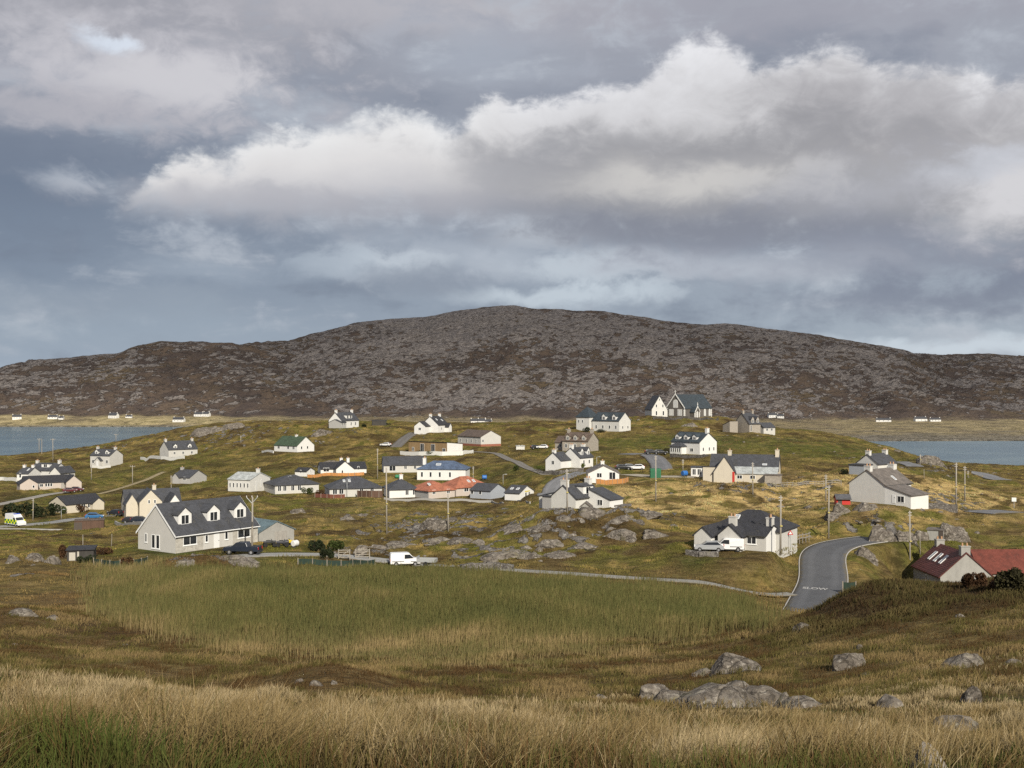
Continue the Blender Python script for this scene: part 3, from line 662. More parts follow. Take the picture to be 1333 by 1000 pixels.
H('small white cottage with two chimneys behind the pinkish bungalow', 'R', 22, 36.5, 53, 626, 372, 7.5, 617, 609, 'white', 'slate', op=W1(.3, h=1.6, w=.8), ch=[(.04, .6, .8), (.96, .6, .8)], sk=[(.7, .6, .5, 1.4)])
H('white house with box dormer and tall end chimney behind the pinkish bungalow', 'R', 57, 70, 88, 624, 384, 7.5, 613, 603.5, 'offwhite', 'slate', L=10, ch=[(.04, .7, .8), (.96, .8, 1.1)], dm=[('b', .55, .9, 3.2, 1.3, 0)], wings=[('y', 7.2, -2.0, 4.2, 8, 2.3, 4.3, 'gable', {})])
H('grey stone house with white dormers standing alone above the left shore', 'R', 117.5, 143, 160, 607, 430, 7.5, 593.5, 585.5, 'pale', 'slate', op=W1(.15, .5, .85, w=1.1, h=1.4) , dm=[('g', .25, .5, 1.6, 1.1, .7), ('g', .78, .5, 1.6, 1.1, .7)], ch=[(.05, .7, .9), (.95, .7, .9)], wings=[('y', 0, -4.4, 2.4, 1.6, 2.2, 3.3, 'gable', dict(op=[('F', .5, 0, 1, 2, 'd')]))])
H('pale cottage with grey gable inside a long white garden wall', 'L', 208, 219.5, 257, 595.5, 425, 7, 585.5, 575, 'pale', 'slate', op=W1(.2, .5, .8, w=.9), ch=[(.04, .7, .9), (.96, .7, .8)], dm=[('g', .25, .4, 1.5, 1.0, .7), ('g', .75, .4, 1.5, 1.0, .7)])
H('grey cottage with dark roof above the white hall', 'R', 224.5, 247, 269, 630, 340, 8, 622, 612.5, 'grey', 'slate', op=W1(.25, .7), ch=[(.05, .6, .7)], wings=[('y', -1.2, -4.4, 2.4, 1.6, 2.0, 3.2, 'gable', {})])
H('white rendered hall with six narrow windows along its side', 'R', 296.8, 325.6, 351.7, 640.5, 290, 9, 625, 615.8, 'offwhite', 'pale', name='village_hall', cat='hall', op=W1(.1, .26, .42, .58, .74, .9, w=.55, h=1.3, z=1.0) + W1(.3, f='R', w=.3, h=2.5, z=.2) + W1(.55, f='R', w=.3, h=2.0), ch=[(.9, .5, 1.0)])
H('white bungalow with dark green roof on the left hillside', 'R', 357, 386.8, 409, 588.8, 400, 8.5, 580.5, 569, 'white', 'green', op=W1(.2, .62, .85, w=1.2) + W1(.25, .6, f='R', w=.8), ch=[(.6, .5, .6)])
H('white house with wide white dormer on the left of the skyline', 'L', 428, 444.5, 467, 557.5, 462, 6.4, 547.5, 537.5, 'white', 'slate', op=W1(.2, .55, .8, w=1.0, h=1.4), ch=[(.05, .7, 1.0), (.95, .7, 1.0)], dm=[('b', .5, .6, 4.6, 1.5, 0)],
  wings=[('x', -6.2, -1.0, 4.0, 6, 2.4, 3.6, 'gable', dict(op=W1(.3, .7, h=1.5, w=.7), wall='grey'))])
H('white skyline house with dark roof and low wing to its left', 'L', 549, 570.5, 583.5, 563.3, 440, 7.5, 553.3, 542.5, 'white', 'black', op=W1(.3, w=.8), ch=[(.06, .7, .9), (.94, .7, .9)], sk=[(.3, .6, .7, 1.1), (.75, .5, .7, 1.1)],
  wings=[('x', -6.0, 2.4, 5, 5, 2.6, 4.4, 'gable', dict(op=W1(.5, f='L', w=1.2))), ('y', 2.8, -4.4, 2.6, 2.2, 2.2, 3.6, 'gable', {})])
H('modern flat-roofed timber house with a white end block', 'R', 532, 582, 602, 591.5, 375, 8, 576.5, 578.5, 'wood', 'black', typ='shed', op=[('F', .36, .4, 1.8, 2.9, 'w'), ('F', .64, .4, 1.8, 2.9, 'w'), ('F', .92, .4, 1.4, 1.6, 'w'), ('F', .12, .6, 1.0, 1.4, 'w'), ('R', .35, 1.4, 2.0, 1.0, 'w'), ('R', .62, 1.4, .8, 1.0, 'w')], endR='white')
H('brown-roofed bungalow with a reddish brick base', 'R', 596, 626, 652, 581.5, 395, 9, 569, 561, 'pale', 'brown', op=W1(.12, .4, .6, .8, w=.9, h=1.3, z=1.2) + W1(.1, f='R', w=.7, z=1.5), plinth='red')
H('white cottage with a front gable behind an orange fence', 'F', 417.5, 0, 477, 617, 332, 7.5, 611, 602.5, 'white', 'black', th=8, op=W1(.12, w=1.8, h=1.2, z=.6) + W1(.82, w=.6), wings=[('y', -.2, -4.2, 5.3, 7.5, 1.6, 3.8, 'gable', dict(op=[('F', .35, .3, .6, 1.0, 'w')]))], ch=[(.48, .8, 1.2), (.63, .8, 1.2)])
H('tiny white cottage left of the orange fence', 'R', 384, 399, 409.5, 620.5, 325, 4.2, 614, 609.5, 'white', 'black', op=W1(.5, w=.5, h=.9) + W1(.5, f='R', w=.4), name='cottage')
H('long low grey-roofed bungalow beside the blue-roofed house', 'F', 499.5, 0, 556, 615.5, 336, 8.5, 606, 595, 'pale', 'slate', th=5, op=W1(.2, w=2, h=1.6, z=.5) + W1(.5, .72, .9, w=.9), endR='white')
H('white house with a bright blue tiled roof', 'F', 543, 0, 606, 624.8, 310, 8, 611, 599.5, 'white', 'blue', th=-10, typ='hip', op=W1(.1, .28, .47, .68, w=.7, h=1.5, z=.8), ch=[(.1, .9, .6)], sk=[(.42, .5, 1.4, 1.0)])
H('grey hip-roofed bungalow behind the green bush', 'F', 358, 0, 415, 643.5, 287, 10, 632.5, 619, 'pale', 'slate', th=18, typ='hip', op=W1(.1, .22, .4, .55, w=1.0, h=1.4, z=.7))
H('wide hip-roofed bungalow behind a brown board fence', 'F', 429, 0, 498, 647.5, 276, 10.5, 637, 621, 'pale', 'slate', th=8, typ='hip', op=W1(.1, .22, w=1.2, h=1.3, z=.7) + W1(.6, .8, w=1.0), sk=[(.30, .6, .6, 1.0), (.40, .6, .6, 1.0)])
H('hip-roofed white bungalow left of the orange roof', 'F', 507, 0, 545, 648.5, 271, 9, 638, 623.5, 'white', 'slate', th=10, typ='hip', op=W1(.6, .85, w=.9, h=1.3, z=.6), ch=[(.5, .6, .9)])
H('low house with orange tiled hipped roofs', 'L', 532, 558, 592, 649.5, 268, 9, 640, 626.5, 'salmon', 'orange', typ='hip', op=W1(.2, .75, w=1.0), sk=[(.25, .6, .7, 1.0)], endL='grey', wings=[('x', 10.2, 0.5, 10.5, 8, 2.0, 4.6, 'hip', dict(op=W1(.3, .6, w=1.4), sk=[(.5, .5, .7, 1.0), (.65, .5, .7, 1.0)]))])
H('blue-grey house with grey gable between orange roof and white cottage', 'R', 612, 638.5, 657.5, 650, 266, 7, 639.5, 630.5, 'blue', 'slate', op=W1(.1, .5, w=.8))
H('small white cottage with a yellow band on its gable', 'R', 657, 676.5, 695, 652, 262, 7.5, 642.5, 632.8, 'white', 'slate', sk=[(.25, .5, .7, 1.0), (.65, .5, .7, 1.0)], op=[('R', .42, .8, 1.0, 1.0, 'w'), ('R', .66, .8, 1.0, 1.0, 'w')], band=1)
H('tall white-gabled cottage with flat dormer behind a utility pole', 'L', 717.5, 749.3, 775, 665.8, 195, 5.5, 648.8, 632.5, 'offwhite', 'slate', L=8.0, ch=[(.05, 1.1, .9), (.95, .9, .8)], dm=[('b', .55, .35, 3.0, 1.5, 0)],
  wings=[('x', 1.9, -5.1, 4.2, 4.6, 2.0, 3.7, 'lean', dict(op=[('L', .55, .9, 1.2, 1.1, 'w')], wall='white')), ('x', -3.2, 3.8, 1.6, 2.0, 2.2, 2.4, 'flat', dict(wall='grey')), ('x', .6, 4.7, 6.6, 3.8, 2.0, 2.9, 'lean2', {})])
H('white gable-fronted bungalow above an orange timber fence', 'F', 765.6, 0, 806, 629.5, 246, 10, 616.5, 606.8, 'white', 'tan', ax='y', th=3, op=[('F', .36, 1.3, 1.2, 1.1, 'w'), ('F', .78, .9, 1.5, 1.7, 'w')], ch=[(.5, .6, .7)])
H('bright white cottage with two small dormers below the sandstone house', 'L', 731, 754.7, 772, 609.3, 302, 6.0, 596, 583.8, 'white', 'slate', op=W1(.3, .7, w=.8) + W1(.3, f='L', w=.7, h=1.2, z=.3), ch=[(.04, .8, .9), (.96, .8, .7)], dm=[('g', .3, .5, 1.3, 1.3, .8), ('g', .78, .5, 1.3, 1.3, .8)],
  wings=[('x', -5.8, 2.5, 5.2, 5, 2.2, 4.2, 'gable', dict(op=W1(.5, f='L', w=1.0), ch=[(.1, .7, .7)]))])
H('tan sandstone house with three gabled dormers', 'R', 732, 765.5, 779, 588, 346, 7.5, 574.5, 563.8, 'stone', 'brown', op=W1(.15, .5, .85, w=.9, h=1.3), ch=[(.05, .8, 1.0), (.95, .9, 1.1)], dm=[('g', .2, .15, 1.5, 1.2, .8), ('g', .5, .15, 1.5, 1.2, .8), ('g', .82, .15, 1.5, 1.2, .8)], wings=[('x', -6.6, 1.2, 3.8, 5, 2.6, 4.4, 'gable', dict(op=W1(.5, w=.8)))])
H('pale manse with a pyramid-roofed corner tower', 'R', 771, 806, 821, 562, 430, 8, 548, 537.6, 'offwhite', 'bluegreen', name='manse', op=W1(.15, .4, .65, .88, w=.8, h=1.4) + W1(.3, .75, f='R', w=.8, h=1.2), dm=[('g', .42, .2, 1.9, 1.5, 1.0), ('g', .80, .2, 1.9, 1.5, 1.0)],
  wings=[('x', -10.2, -2.2, 6.4, 6.4, 5.4, 9.8, 'pyr', dict(op=W1(.5, .2, z=3.2, w=.7, h=1.2)))])
H('grey-stone church with white quoins, arched windows and a porch', 'L', 868, 891, 926.5, 543.5, 480, 9.5, 531.6, 514.2, 'dark', 'bluegreen', name='church', cat='church', group='', church=1, op=[])
H('tall white gabled house joined to the church', 'F', 848.5, 0, 868.5, 543.3, 484, 9, 533, 516, 'offwhite', 'slate', ax='y', th=20, op=W1(.3, .75, z=.8, w=.8, h=2) + W1(.3, .72, z=4.3, w=.7, h=1.4) + W1(.5, z=7.2, w=.5, h=1.1))
H('tall tan-grey house with steep gable right of the church', 'L', 956, 975.5, 990, 565, 440, 8.5, 552, 538, 'stone', 'slate', op=W1(.15, w=.7, h=2.5), ch=[(.08, .8, 1.0), (.92, .8, 1.0)], dm=[('g', .35, .3, 1.5, 1.6, 1.0), ('g', .8, .3, 1.5, 1.6, 1.0)],
  wings=[('x', -7.0, 2.5, 4.4, 4, 3.5, 5.0, 'lean2', {}), ('x', 8.3, -1.5, 6.5, 5, 2.4, 4.2, 'gable', dict(op=W1(.3, .7), wall='pale'))])
H('white three-dormer house with a hexagonal glazed porch', 'R', 874, 911, 933, 592, 340, 8.5, 576, 564, 'white', 'bluegreen', op=W1(.72, w=1.3, z=.8) + W1(.2, .55, .82, f='R', w=.7, h=1.2), ch=[(.97, .9, 1.4)], dm=[('g', u, .55, 1.8, 1.1, .8) for u in (.16, .46, .76)],
  wings=[('x', -2.0, -5.0, 4.6, 3.2, 2.3, 3.6, 'hip', dict(op=W1(.14, .32, .5, .68, .86, w=.6, h=1.3, z=.6), roof='slate')), ('x', -5.6, .6, 2.4, 5, 2.4, 3.6, 'lean', {})])
H('long cream croft house with a pale lean-to and red door', 'F', 924, 0, 1013, 627.5, 252, 7, 611, 591.8, 'cream', 'slate', th=-6, ch=[(.97, 1.0, 1.2), (.27, .6, .9)],
  wings=[('y', -3.9, -4.3, 4.8, 5.5, 2.5, 6.0, 'gable', dict(op=[('F', .92, .3, .5, 2.4, 'r')])), ('x', 2.5, -5.0, 10.2, 3.4, 2.3, 3.5, 'lean', dict(roof='pale', op=W1(.2, .48, .78, w=1.2, h=.9, z=1.1))), ('x', -7.4, -4.2, 2.8, 4.5, 2.0, 3.6, 'lean2', {})], sk=[(.8, .35, 1.0, .5)])
H('white gabled house with a long catslide roof beside a red shed', 'L', 1105.5, 1151.8, 1190, 656.3, 200, 7.3, 632, 612.5, 'offwhite', 'tan', L=9.3, ch=[(.06, 1.0, .7), (.94, 1.0, .7)], sk=[(.55, .35, .6, 1.2)],
  wings=[('x', -1.55, -6.2, 6.2, 5.1, 1.8, 3.25, 'lean', dict(wall='white', op=[('L', .62, .5, 1.4, 1.2, 'w'), ('L', .35, .3, .7, 1.5, 'd')]))])
H('cream house behind the catslide house with a glazed porch to its left', 'L', 1115, 1143, 1157, 619, 256, 5.7, 604.5, 592, 'offwhite', 'slate', L=8, ch=[(.06, .9, .8), (.94, .9, .8)], op=W1(.5, w=1), wings=[('x', -5.8, .6, 3.4, 4, 2.3, 2.6, 'flat', dict(wall='blue', op=W1(.3, .7, w=1, h=1.2, z=.7)))])
H('dark hip-roofed house of joined blocks beside the white van', 'R', 936, 997, 1016, 718.3, 154, 6.4, 698.2, 685, 'pale', 'black', ch=[(.95, .9, 1.1)], op=[('F', .70, .9, 1.4, 1.15, 'w')], endR='white',  # sun and shade in the wall colours: white skins sunlit, grey front shaded
  wings=[('y', -1.2, -3.6, 3.4, 3.0, 2.1, 3.6, 'gable', dict(ch=[(.5, .8, 1.0)])), ('x', -1.2, 5.2, 10.4, 8.4, 2.3, 4.9, 'hip', dict(sk=[(.32, .55, .7, 1.0)])), ('y', -4.9, -2.8, 2.5, 6.2, 2.0, 3.1, 'gable', dict(op=[('R', .50, .2, .7, 1.5, 'w'), ('R', .68, .2, .7, 1.5, 'w')], endR='white'))])
H('old grey cottage with dark red and bright red sheet roofs', 'L', 1189, 1224, 1292, 771, 155, 10, 751, 721, 'conc', 'darkred', ax='y', name='cottage', ch=[(.06, 1.1, .9), (.94, 1.0, .7)], sks=[(.25, .55), (.45, .55), (.65, .55)], op=[('L', .5, .8, .6, .9, 'w')],
  wings=[('x', 11.0, 1.6, 15, 6.5, 2.2, 4.9, 'gable', dict(roof='red'))])
H('small red shed with grey roof beside the catslide house', 'F', 1089, 0, 1107, 657, 199, 2.4, 649.5, 645, 'red', 'grey', th=10, name='shed', cat='shed', group='sheds', op=[('F', .25, 0, .7, 1.0, 'k')])
H('low white flat-roofed outbuilding right of the flat-dormer cottage', 'F', 801, 0, 821, 667, 196, 3, 659, 658.5, 'white', 'tan', typ='flat', th=0, name='outbuilding', cat='shed', group='sheds', op=[('F', .25, .2, .9, .6, 'w')])
H('little grey stone hut in front of the flat-dormer cottage', 'F', 756, 0, 768.5, 664.5, 187, 2.2, 660, 655, 'conc', 'tan', ax='y', th=-5, name='stone_hut', cat='shed', group='sheds')
H('small stone byre against the right end of the croft house', 'F', 995.5, 0, 1015, 629.5, 243, 3, 619, 617, 'stone', 'tan', typ='flat', th=-8, name='byre', cat='shed', group='sheds')
H('small white-framed glazed garden room left of the croft house', 'F', 899.5, 0, 916, 619, 258, 3, 609, 607, 'white', 'slate', typ='flat', th=-6, name='garden_room', cat='shed', group='sheds', op=W1(.25, .65, w=.9, h=1.5, z=.1))
H('black tarred hen shed with a pale door left of the dormer house', 'F', 87, 0, 122, 731, 150, 2.6, 717, 714, 'black', 'black', typ='shed', th=-8, name='hen_shed', cat='shed', group='sheds', op=[('F', .2, .1, .8, 1.1, 'p'), ('F', .42, .1, .25, 1.2, 'p')])
H('long brown windowless shed beyond the lane on the left', 'F', 97, 0, 135, 690.5, 240, 3, 678.5, 677.5, 'brown', 'brown', typ='flat', th=-4, name='shed', cat='shed', group='sheds', op=[('F', .05, 0, .8, 1.7, 'k'), ('F', .19, 0, .8, 1.7, 'k')])
H('grey concrete byre built into the rocky outcrop behind the red-roofed cottage', 'F', 1207, 0, 1228, 703, 178, 3, 690, 688, 'conc', 'tan', typ='flat', th=-5, name='byre', cat='shed', group='sheds', op=[('F', .85, 0, .7, 1.6, 'k')])
H('dark timber cabin on the skyline between two white houses', 'F', 484.5, 0, 503, 554, 468, 3, 548, 547, 'black', 'black', typ='flat', th=3, name='cabin', cat='shed', group='sheds')
H('grey mobile home right of the brown-roofed bungalow', 'F', 672, 0, 683, 585.5, 388, 2.5, 581, 580.6, 'offwhite', 'pale', typ='flat', th=3, name='mobile_home', cat='cabin', group='sheds', op=W1(.3, .7, w=.6, h=.6))
apply_fixes()
# ------------------------------------------------------------------ roads and paths: centre lines (photo pixels where they lie on the ground) turned into ground strips
ROADS = []
def trace(pts, ext0=0, ext1=0):
    P3 = [at(*p) if len(p) == 3 else hit(p[0], p[1], 112 if p[1] > 735 else 6) for p in pts]; P3 = [p for p in P3 if p is not None]
    if ext0: P3.insert(0, P3[0] + (P3[0] - P3[1]).normalized() * ext0)
    if ext1: P3.append(P3[-1] + (P3[-1] - P3[-2]).normalized() * ext1)
    A = np.array([[p.x, p.y] for p in P3]); L = np.concatenate([[0], np.cumsum(np.hypot(*np.diff(A, axis=0).T))])
    n = max(int(L[-1] / .8), 8); t = np.linspace(0, L[-1], n)
    xy = np.stack([np.interp(t, L, A[:, 0]), np.interp(t, L, A[:, 1])], 1)
    zz = np.interp(t, L, [p.z for p in P3])
    xy = blur(xy, min(5, n / 8), 0)
    return xy, zz
def add_road(name, pts, w, c, off=.03, sz=7, e0=0, e1=0):
    xy, zz = trace(pts, e0, e1); z = blur(zz if len(pts[0]) == 3 else ground_z(xy[:, 0], xy[:, 1]), min(sz, len(xy) / 6), 0)
    ROADS.append((name, xy, z, w, c)); return xy, z
TAR = (.092, .094, .100); GRV = (.30, .285, .255)
def meet(name):
    """bring the end of a side road down onto the main road"""
    xy0, z0 = ROADS[0][1], ROADS[0][2]
    for i, (n, xy, z, w, c) in enumerate(ROADS):
        if n == name:
            d = np.hypot(xy[:, None, 0] - xy0[None, :, 0], xy[:, None, 1] - xy0[None, :, 1]); j = d.argmin(1); f = 1 - sst(d.min(1), 3.0, 15.0)
            ROADS[i] = (n, xy, z * (1 - f) + z0[j] * f, w, c)
add_road('road', [(1057, 792, 133), (1064, 776, 141), (1074, 757, 149), (1071, 738, 155.5), (1068, 722, 161), (1076, 711, 166.5), (1098, 706, 170), (1125, 703, 172.5), (1150, 700, 175)], 6.4, TAR, e0=6)
add_road('lane', [(1043, 758), (1000, 761), (960, 761), (900, 757.5), (800, 751), (700, 745.5), (640, 741.5), (560, 736), (528, 735)], 2.2, (.23, .22, .195))
meet('lane')
add_road('village_road', [(-40, 687), (0, 686), (32, 684), (63, 680.5), (90, 677.5), (115, 675), (144, 670), (162, 671)], 4.4, (.24, .235, .225))
add_road('side_path', [(-20, 689), (20, 688.5), (50, 689), (84, 689.5)], 1.6, (.42, .40, .36))
add_road('upper_lane', [(-20, 660), (0, 657), (43, 648), (72, 642), (95, 640.5)], 3.6, (.27, .25, .22))
add_road('footpath', [(126, 645), (150, 638), (173, 631), (216, 612)], 1.8, (.26, .21, .12))
add_road('driveway', [(300, 723), (340, 721), (380, 720.5), (425, 720), (470, 726), (520, 734)], 3.6, (.27, .265, .25))
add_road('hill_track', [(540, 562), (528, 569), (520, 577), (514, 585)], 4.5, (.13, .12, .11))
add_road('cottage_road', [(712, 648), (718, 634), (726, 624), (745, 617), (764, 613)], 4.6, (.17, .17, .175))
add_road('church_road', [(812, 592), (833, 590), (850, 595), (860, 603), (862, 612)], 6.0, (.15, .15, .155))
add_road('house_track', [(604, 588), (642, 589), (660, 597), (687, 609), (712, 619)], 3.0, (.17, .155, .135))
add_road('yard', [(812, 617), (845, 620), (875, 621), (912, 623)], 5.5, (.34, .30, .235))
add_road('far_road', [(1172, 599), (1182, 602), (1192, 609)], 5.0, (.17, .17, .175))
add_road('shore_road', [(1250, 612), (1268, 614), (1285, 617), (1306, 627)], 5.5, (.17, .17, .175))
add_road('passing_place', [(1272, 668), (1292, 667), (1316, 666)], 6.0, (.15, .15, .155))
def road_flatten(X, Y, Z):
    Z = Z.copy(); near = np.full(X.shape, 99.0)
    for name, xy, z, w, c in ROADS[::-1]:
        m = (X > xy[:, 0].min() - w - 5) & (X < xy[:, 0].max() + w + 5) & (Y > xy[:, 1].min() - w - 5) & (Y < xy[:, 1].max() + w + 5)
        if not m.any(): continue
        x, y = X[m], Y[m]; bd = np.full(x.shape, 1e9); bi = np.zeros(x.shape, int)
        for i in range(len(xy)):
            d = (x - xy[i, 0]) ** 2 + (y - xy[i, 1]) ** 2; k = d < bd; bd[k] = d[k]; bi[k] = i
        bd = np.sqrt(bd); f = 1 - sst(bd, w / 2 + 1.1, w / 2 + 4.5)
        Z[m] = Z[m] * (1 - f) + (z[bi] - .09) * f; near[m] = np.minimum(near[m], bd - w / 2)
    return Z, near
# ------------------------------------------------------------------ the moor: one sheet from under the camera to the far shore of the island
def gauss(px, D, cx, d, wp, wd): return np.exp(-((px - cx) / wp) ** 2 - ((np.log(D) - math.log(d)) / wd) ** 2)
def land_colour(X, Y):
    D = np.maximum(Y, D0); px = CX + X / D * FX
    n1 = fbm(X / 14, Y / 14, 4, 41); n2 = fbm(X / 4.5, Y / 4.5, 3, 43); n3 = fbm(X / 45, Y / 45, 3, 47)
    mixc = lambda a, b, k: a * (1 - k[..., None]) + np.array(b) * k[..., None]
    c = np.broadcast_to(np.array((.20, .145, .055)), X.shape + (3,)).copy()
    far = sst(D, 125, 165)
    c = mixc(c, (.165, .108, .044), sst(n1, -.12, .22) * (1 - far))             # brown moor of the near slope
    c = mixc(c, (.060, .045, .020), (1 - sst(D, 26, 36)) * .7)
    hill = np.broadcast_to(np.array((.175, .132, .042)), X.shape + (3,))
    hill = mixc(hill, (.125, .122, .024), sst(n1 + .6 * n3, -.05, .30))
    hill = mixc(hill, (.38, .26, .09), sst(n2 + n1, .15, .5) * .7)
    hill = mixc(hill, (.062, .038, .018), sst(-n1 + .5 * n2, .04, .32) * .85)
    c = c * (1 - far[..., None]) + hill * far[..., None]
    sunlit_straw = np.clip(gauss(px, D, 1010, 222, 190, .16) + gauss(px, D, 1240, 235, 130, .17) + .8 * gauss(px, D, 830, 215, 80, .12), 0, 1)
    c = mixc(c, (.62, .44, .19), sunlit_straw * sst(n2 + .5 * n1, -.25, .12) * .9)  # straw grass, its colour raised to carry the sunlit strip of hillside
    c = mixc(c, (.24, .19, .085), .5 * gauss(px, D, 480, 235, 140, .12) * sst(n2, -.2, .2))
    for (cx, d, wp, wd, a) in [(900, 370, 160, .08, .9), (1100, 370, 110, .14, .8), (240, 155, 50, .03, .9), (200, 160, 30, .05, .9), (350, 149, 40, .025, .8), (60, 262, 60, .05, .9), (80, 320, 80, .05, .8), (905, 150, 30, .02, .8), (660, 310, 120, .07, .5), (1195, 172, 50, .05, .6), (170, 385, 160, .10, .5), (330, 330, 120, .08, .5), (1220, 290, 60, .06, .7)]:
        c = mixc(c, (.074, .096, .020), a * gauss(px, D, cx, d, wp, wd) * sst(n2, -.5, .1))
    rid = sst(px, 930, 1080) * sst(D, 60, 68) * (1 - sst(D, 86, 100))
    c = mixc(c, (.052, .036, .016), rid * .85)
    py = CY + (CAMZ - ground_z(X, Y, False)) / D * FX
    m = in_poly(px + 25 * n2, py + 8 * n1, MARSH) & (D > 60) & (D < 170)
    c = mixc(c, (.12, .095, .035), blur(blur(m.astype(float), 2, 0), 2, 1) if X.ndim == 2 else m.astype(float))
    c = mixc(c, (.085, .048, .022), .8 * np.clip(gauss(px, D, 330, 138, 190, .035) + gauss(px, D, 200, 78, 200, .07), 0, 1))
    return np.clip(c, 0, 1)
inn = np.concatenate([np.arange(-1400, -60, 12.0), np.arange(-60, 1400, 1.7), np.arange(1400, 2751, 12.0)])
ldd = np.concatenate([np.linspace(math.log(D0), math.log(60), 300, endpoint=False), np.linspace(math.log(60), math.log(600), 720, endpoint=False), np.linspace(math.log(600), math.log(D1), 40)])
GD = np.exp(ldd)[:, None] * np.ones_like(inn)[None, :]
GX = (inn[None, :] - CX) / FX * GD
GZ, RNEAR = road_flatten(GX, GD, ground_z(GX, GD))
gpx = np.broadcast_to(inn[None, :], GD.shape)
rk = rough_mask(gpx, GD)
rr = ridged(GX / 9 + 0.4 * fbm(GX / 5, GD / 5, 2, 8), GD / 5, 4, 21)
small = fbm(GX / 3.0, GD / 3.0, 3, 61)
rockv = np.clip(rk * sst(rr + .6 * small, 1.0, 1.7) * (1 - .35 * sst(GD, 300, 420)) + .40 * sst(small + .3 * fbm(GX / 20, GD / 20, 2, 66), .38, .55) * sst(GD, 150, 190), 0, 1)
for pd in PADS:
    dd = np.hypot(GX - pd[0], GD - pd[1]); rockv *= sst(dd, max(pd[4], pd[5]), max(pd[4], pd[5]) + 6)
MM = in_poly(gpx, CY + (CAMZ - GZ) / GD * FX, MARSH); rockv[MM] = 0; rockv *= sst(RNEAR, 0, 2)
# the land drops to the sea bed outside the island and the sheet closes under the camera
ground = link('ground', grid_mesh('ground', GX, GD, GZ, m_ground(), {'Col': land_colour(GX, GD).reshape(-1, 3), 'Aux': np.stack([rockv, rockv * 0, rockv * 0], -1).reshape(-1, 3)}))
tag(ground, kind='structure')

# ------------------------------------------------------------------ sea, far shore and the mountain
S = 4200
sea = link('sea_water', quick_mesh('sea_water', [(-S, 300, 0), (S, 300, 0), (S, 4300, 0), (-S, 4300, 0)], [0, 1, 2, 3], [4], m_water()))
tag(sea, kind='structure')
CREST = [(-900, 512), (-400, 500), (-150, 488), (0, 481), (50, 471), (100, 467), (155, 462), (180, 452), (210, 444), (250, 445), (310, 449), (375, 446), (400, 438), (450, 425), (500, 417), (560, 412), (600, 406), (640, 402), (668, 401), (700, 405), (760, 407), (830, 413), (880, 420), (920, 424), (950, 423), (1000, 430), (1060, 437), (1110, 446), (1160, 455), (1195, 461), (1230, 464), (1270, 462), (1333, 466), (1500, 478), (1800, 500), (2250, 511)]
mpx = np.concatenate([np.arange(-900, -40, 10.0), np.arange(-40, 1380, 1.9), np.arange(1380, 2251, 10.0)])
tt = np.concatenate([np.linspace(0, .12, 50, endpoint=False), np.linspace(.12, .24, 40, endpoint=False), np.linspace(.24, 1.0, 330, endpoint=False), np.linspace(1.0, 1.5, 40)])
Dsh = np.interp(mpx, [-900, 0, 290, 420, 1060, 1160, 1333, 2250], [1365, 1365, 1365, 1000, 940, 953, 960, 990])
Dft = np.interp(mpx, [-900, 300, 1000, 2250], [1500, 1480, 1500, 1560])
Dcr = np.interp(mpx, [-900, 0, 300, 380, 700, 1180, 1240, 2250], [1850, 1850, 1800, 2000, 1980, 2050, 2400, 2500])
crest_py = np.interp(mpx, [c[0] for c in CREST], [c[1] for c in CREST])
zc = CAMZ - (crest_py - CY) / FX * Dcr
T_, _ = np.meshgrid(tt, mpx, indexing='ij')
seg = np.where(T_ < .12, Dsh + (Dft - Dsh) * T_ / .12, Dft + (Dcr - Dft) * (T_ - .12) / .88)
MX = (mpx - CX) / FX * seg; MY = seg
plain = 1.2 + 7.0 * sst(T_, 0.0, .12) * np.interp(mpx, [0, 280, 900, 1333], [1.5, 1.2, .5, .4]) + 1.2 * fbm(MX / 60, MY / 60, 3, 71) * sst(T_, 0, .05)
s = np.clip((T_ - .12) / .88, 0, None)
prof_m = np.where(s <= 1, .55 * s ** 1.15 + .45 * sst(s, 0, 1.0), 1 - .5 * (s - 1))
am = sst(s, 0.02, .25) * (1 - .72 * np.exp(-((s - 1) / .16) ** 2))
wx = MX + 25 * fbm(MX / 120, MY / 120, 2, 81); wy = MY + 20 * fbm(MX / 90, MY / 90, 2, 82)
rel = 13 * (ridged(wx / 210, wy / 120, 4, 91, .52) - .75) + 7 * fbm(MX / 300, MY / 160, 2, 93) + 4.5 * (ridged(wx / 55, wy / 30, 4, 95, .55) - .75)
crag = ridged(wx / 30, wy / 17, 4, 97, .6)
MZ = plain + (zc - plain) * prof_m + am * rel + am * 1.7 * (crag - .7)
MZ = np.where(T_ <= 0, -2.0, MZ)
rockm = np.clip(.17 + .30 * sst(crag, .4, 1.2) + .42 * fbm(wx / 330, wy / 150, 3, 99) + .12 * sst(s, .15, .6) - .30 * (1 - sst(s, 0, .22)) + .10 * sst(mpx, 300, 600) * (1 - sst(mpx, 800, 1200)), 0, 1)
lowm = (1 - sst(s + .05 * fbm(MX / 50, MY / 50, 3, 77), -.02, .06)) * np.interp(mpx, [280, 420, 1000, 1333], [1, .6, .55, .7])
shore = (1 - sst(MZ, .8, 2.2)) * (T_ < .1)
mountain = link('mountain', grid_mesh('mountain', MX, MY, MZ, m_mountain(), {'Col': np.stack([rockm, lowm, shore], -1).reshape(-1, 3)}))
tag(mountain, kind='structure')
def mtn_at(px, py):
    """a point of the far land seen at a photo pixel"""
    j = int(np.argmin(abs(mpx - px))); row = CY + (CAMZ - MZ[:, j]) / MY[:, j] * FX
    i = np.nonzero(row[1:] <= py)[0]; i = (i[0] + 1) if len(i) else 60
    return Vector(((px - CX) / FX * MY[i, j], MY[i, j], MZ[i, j]))
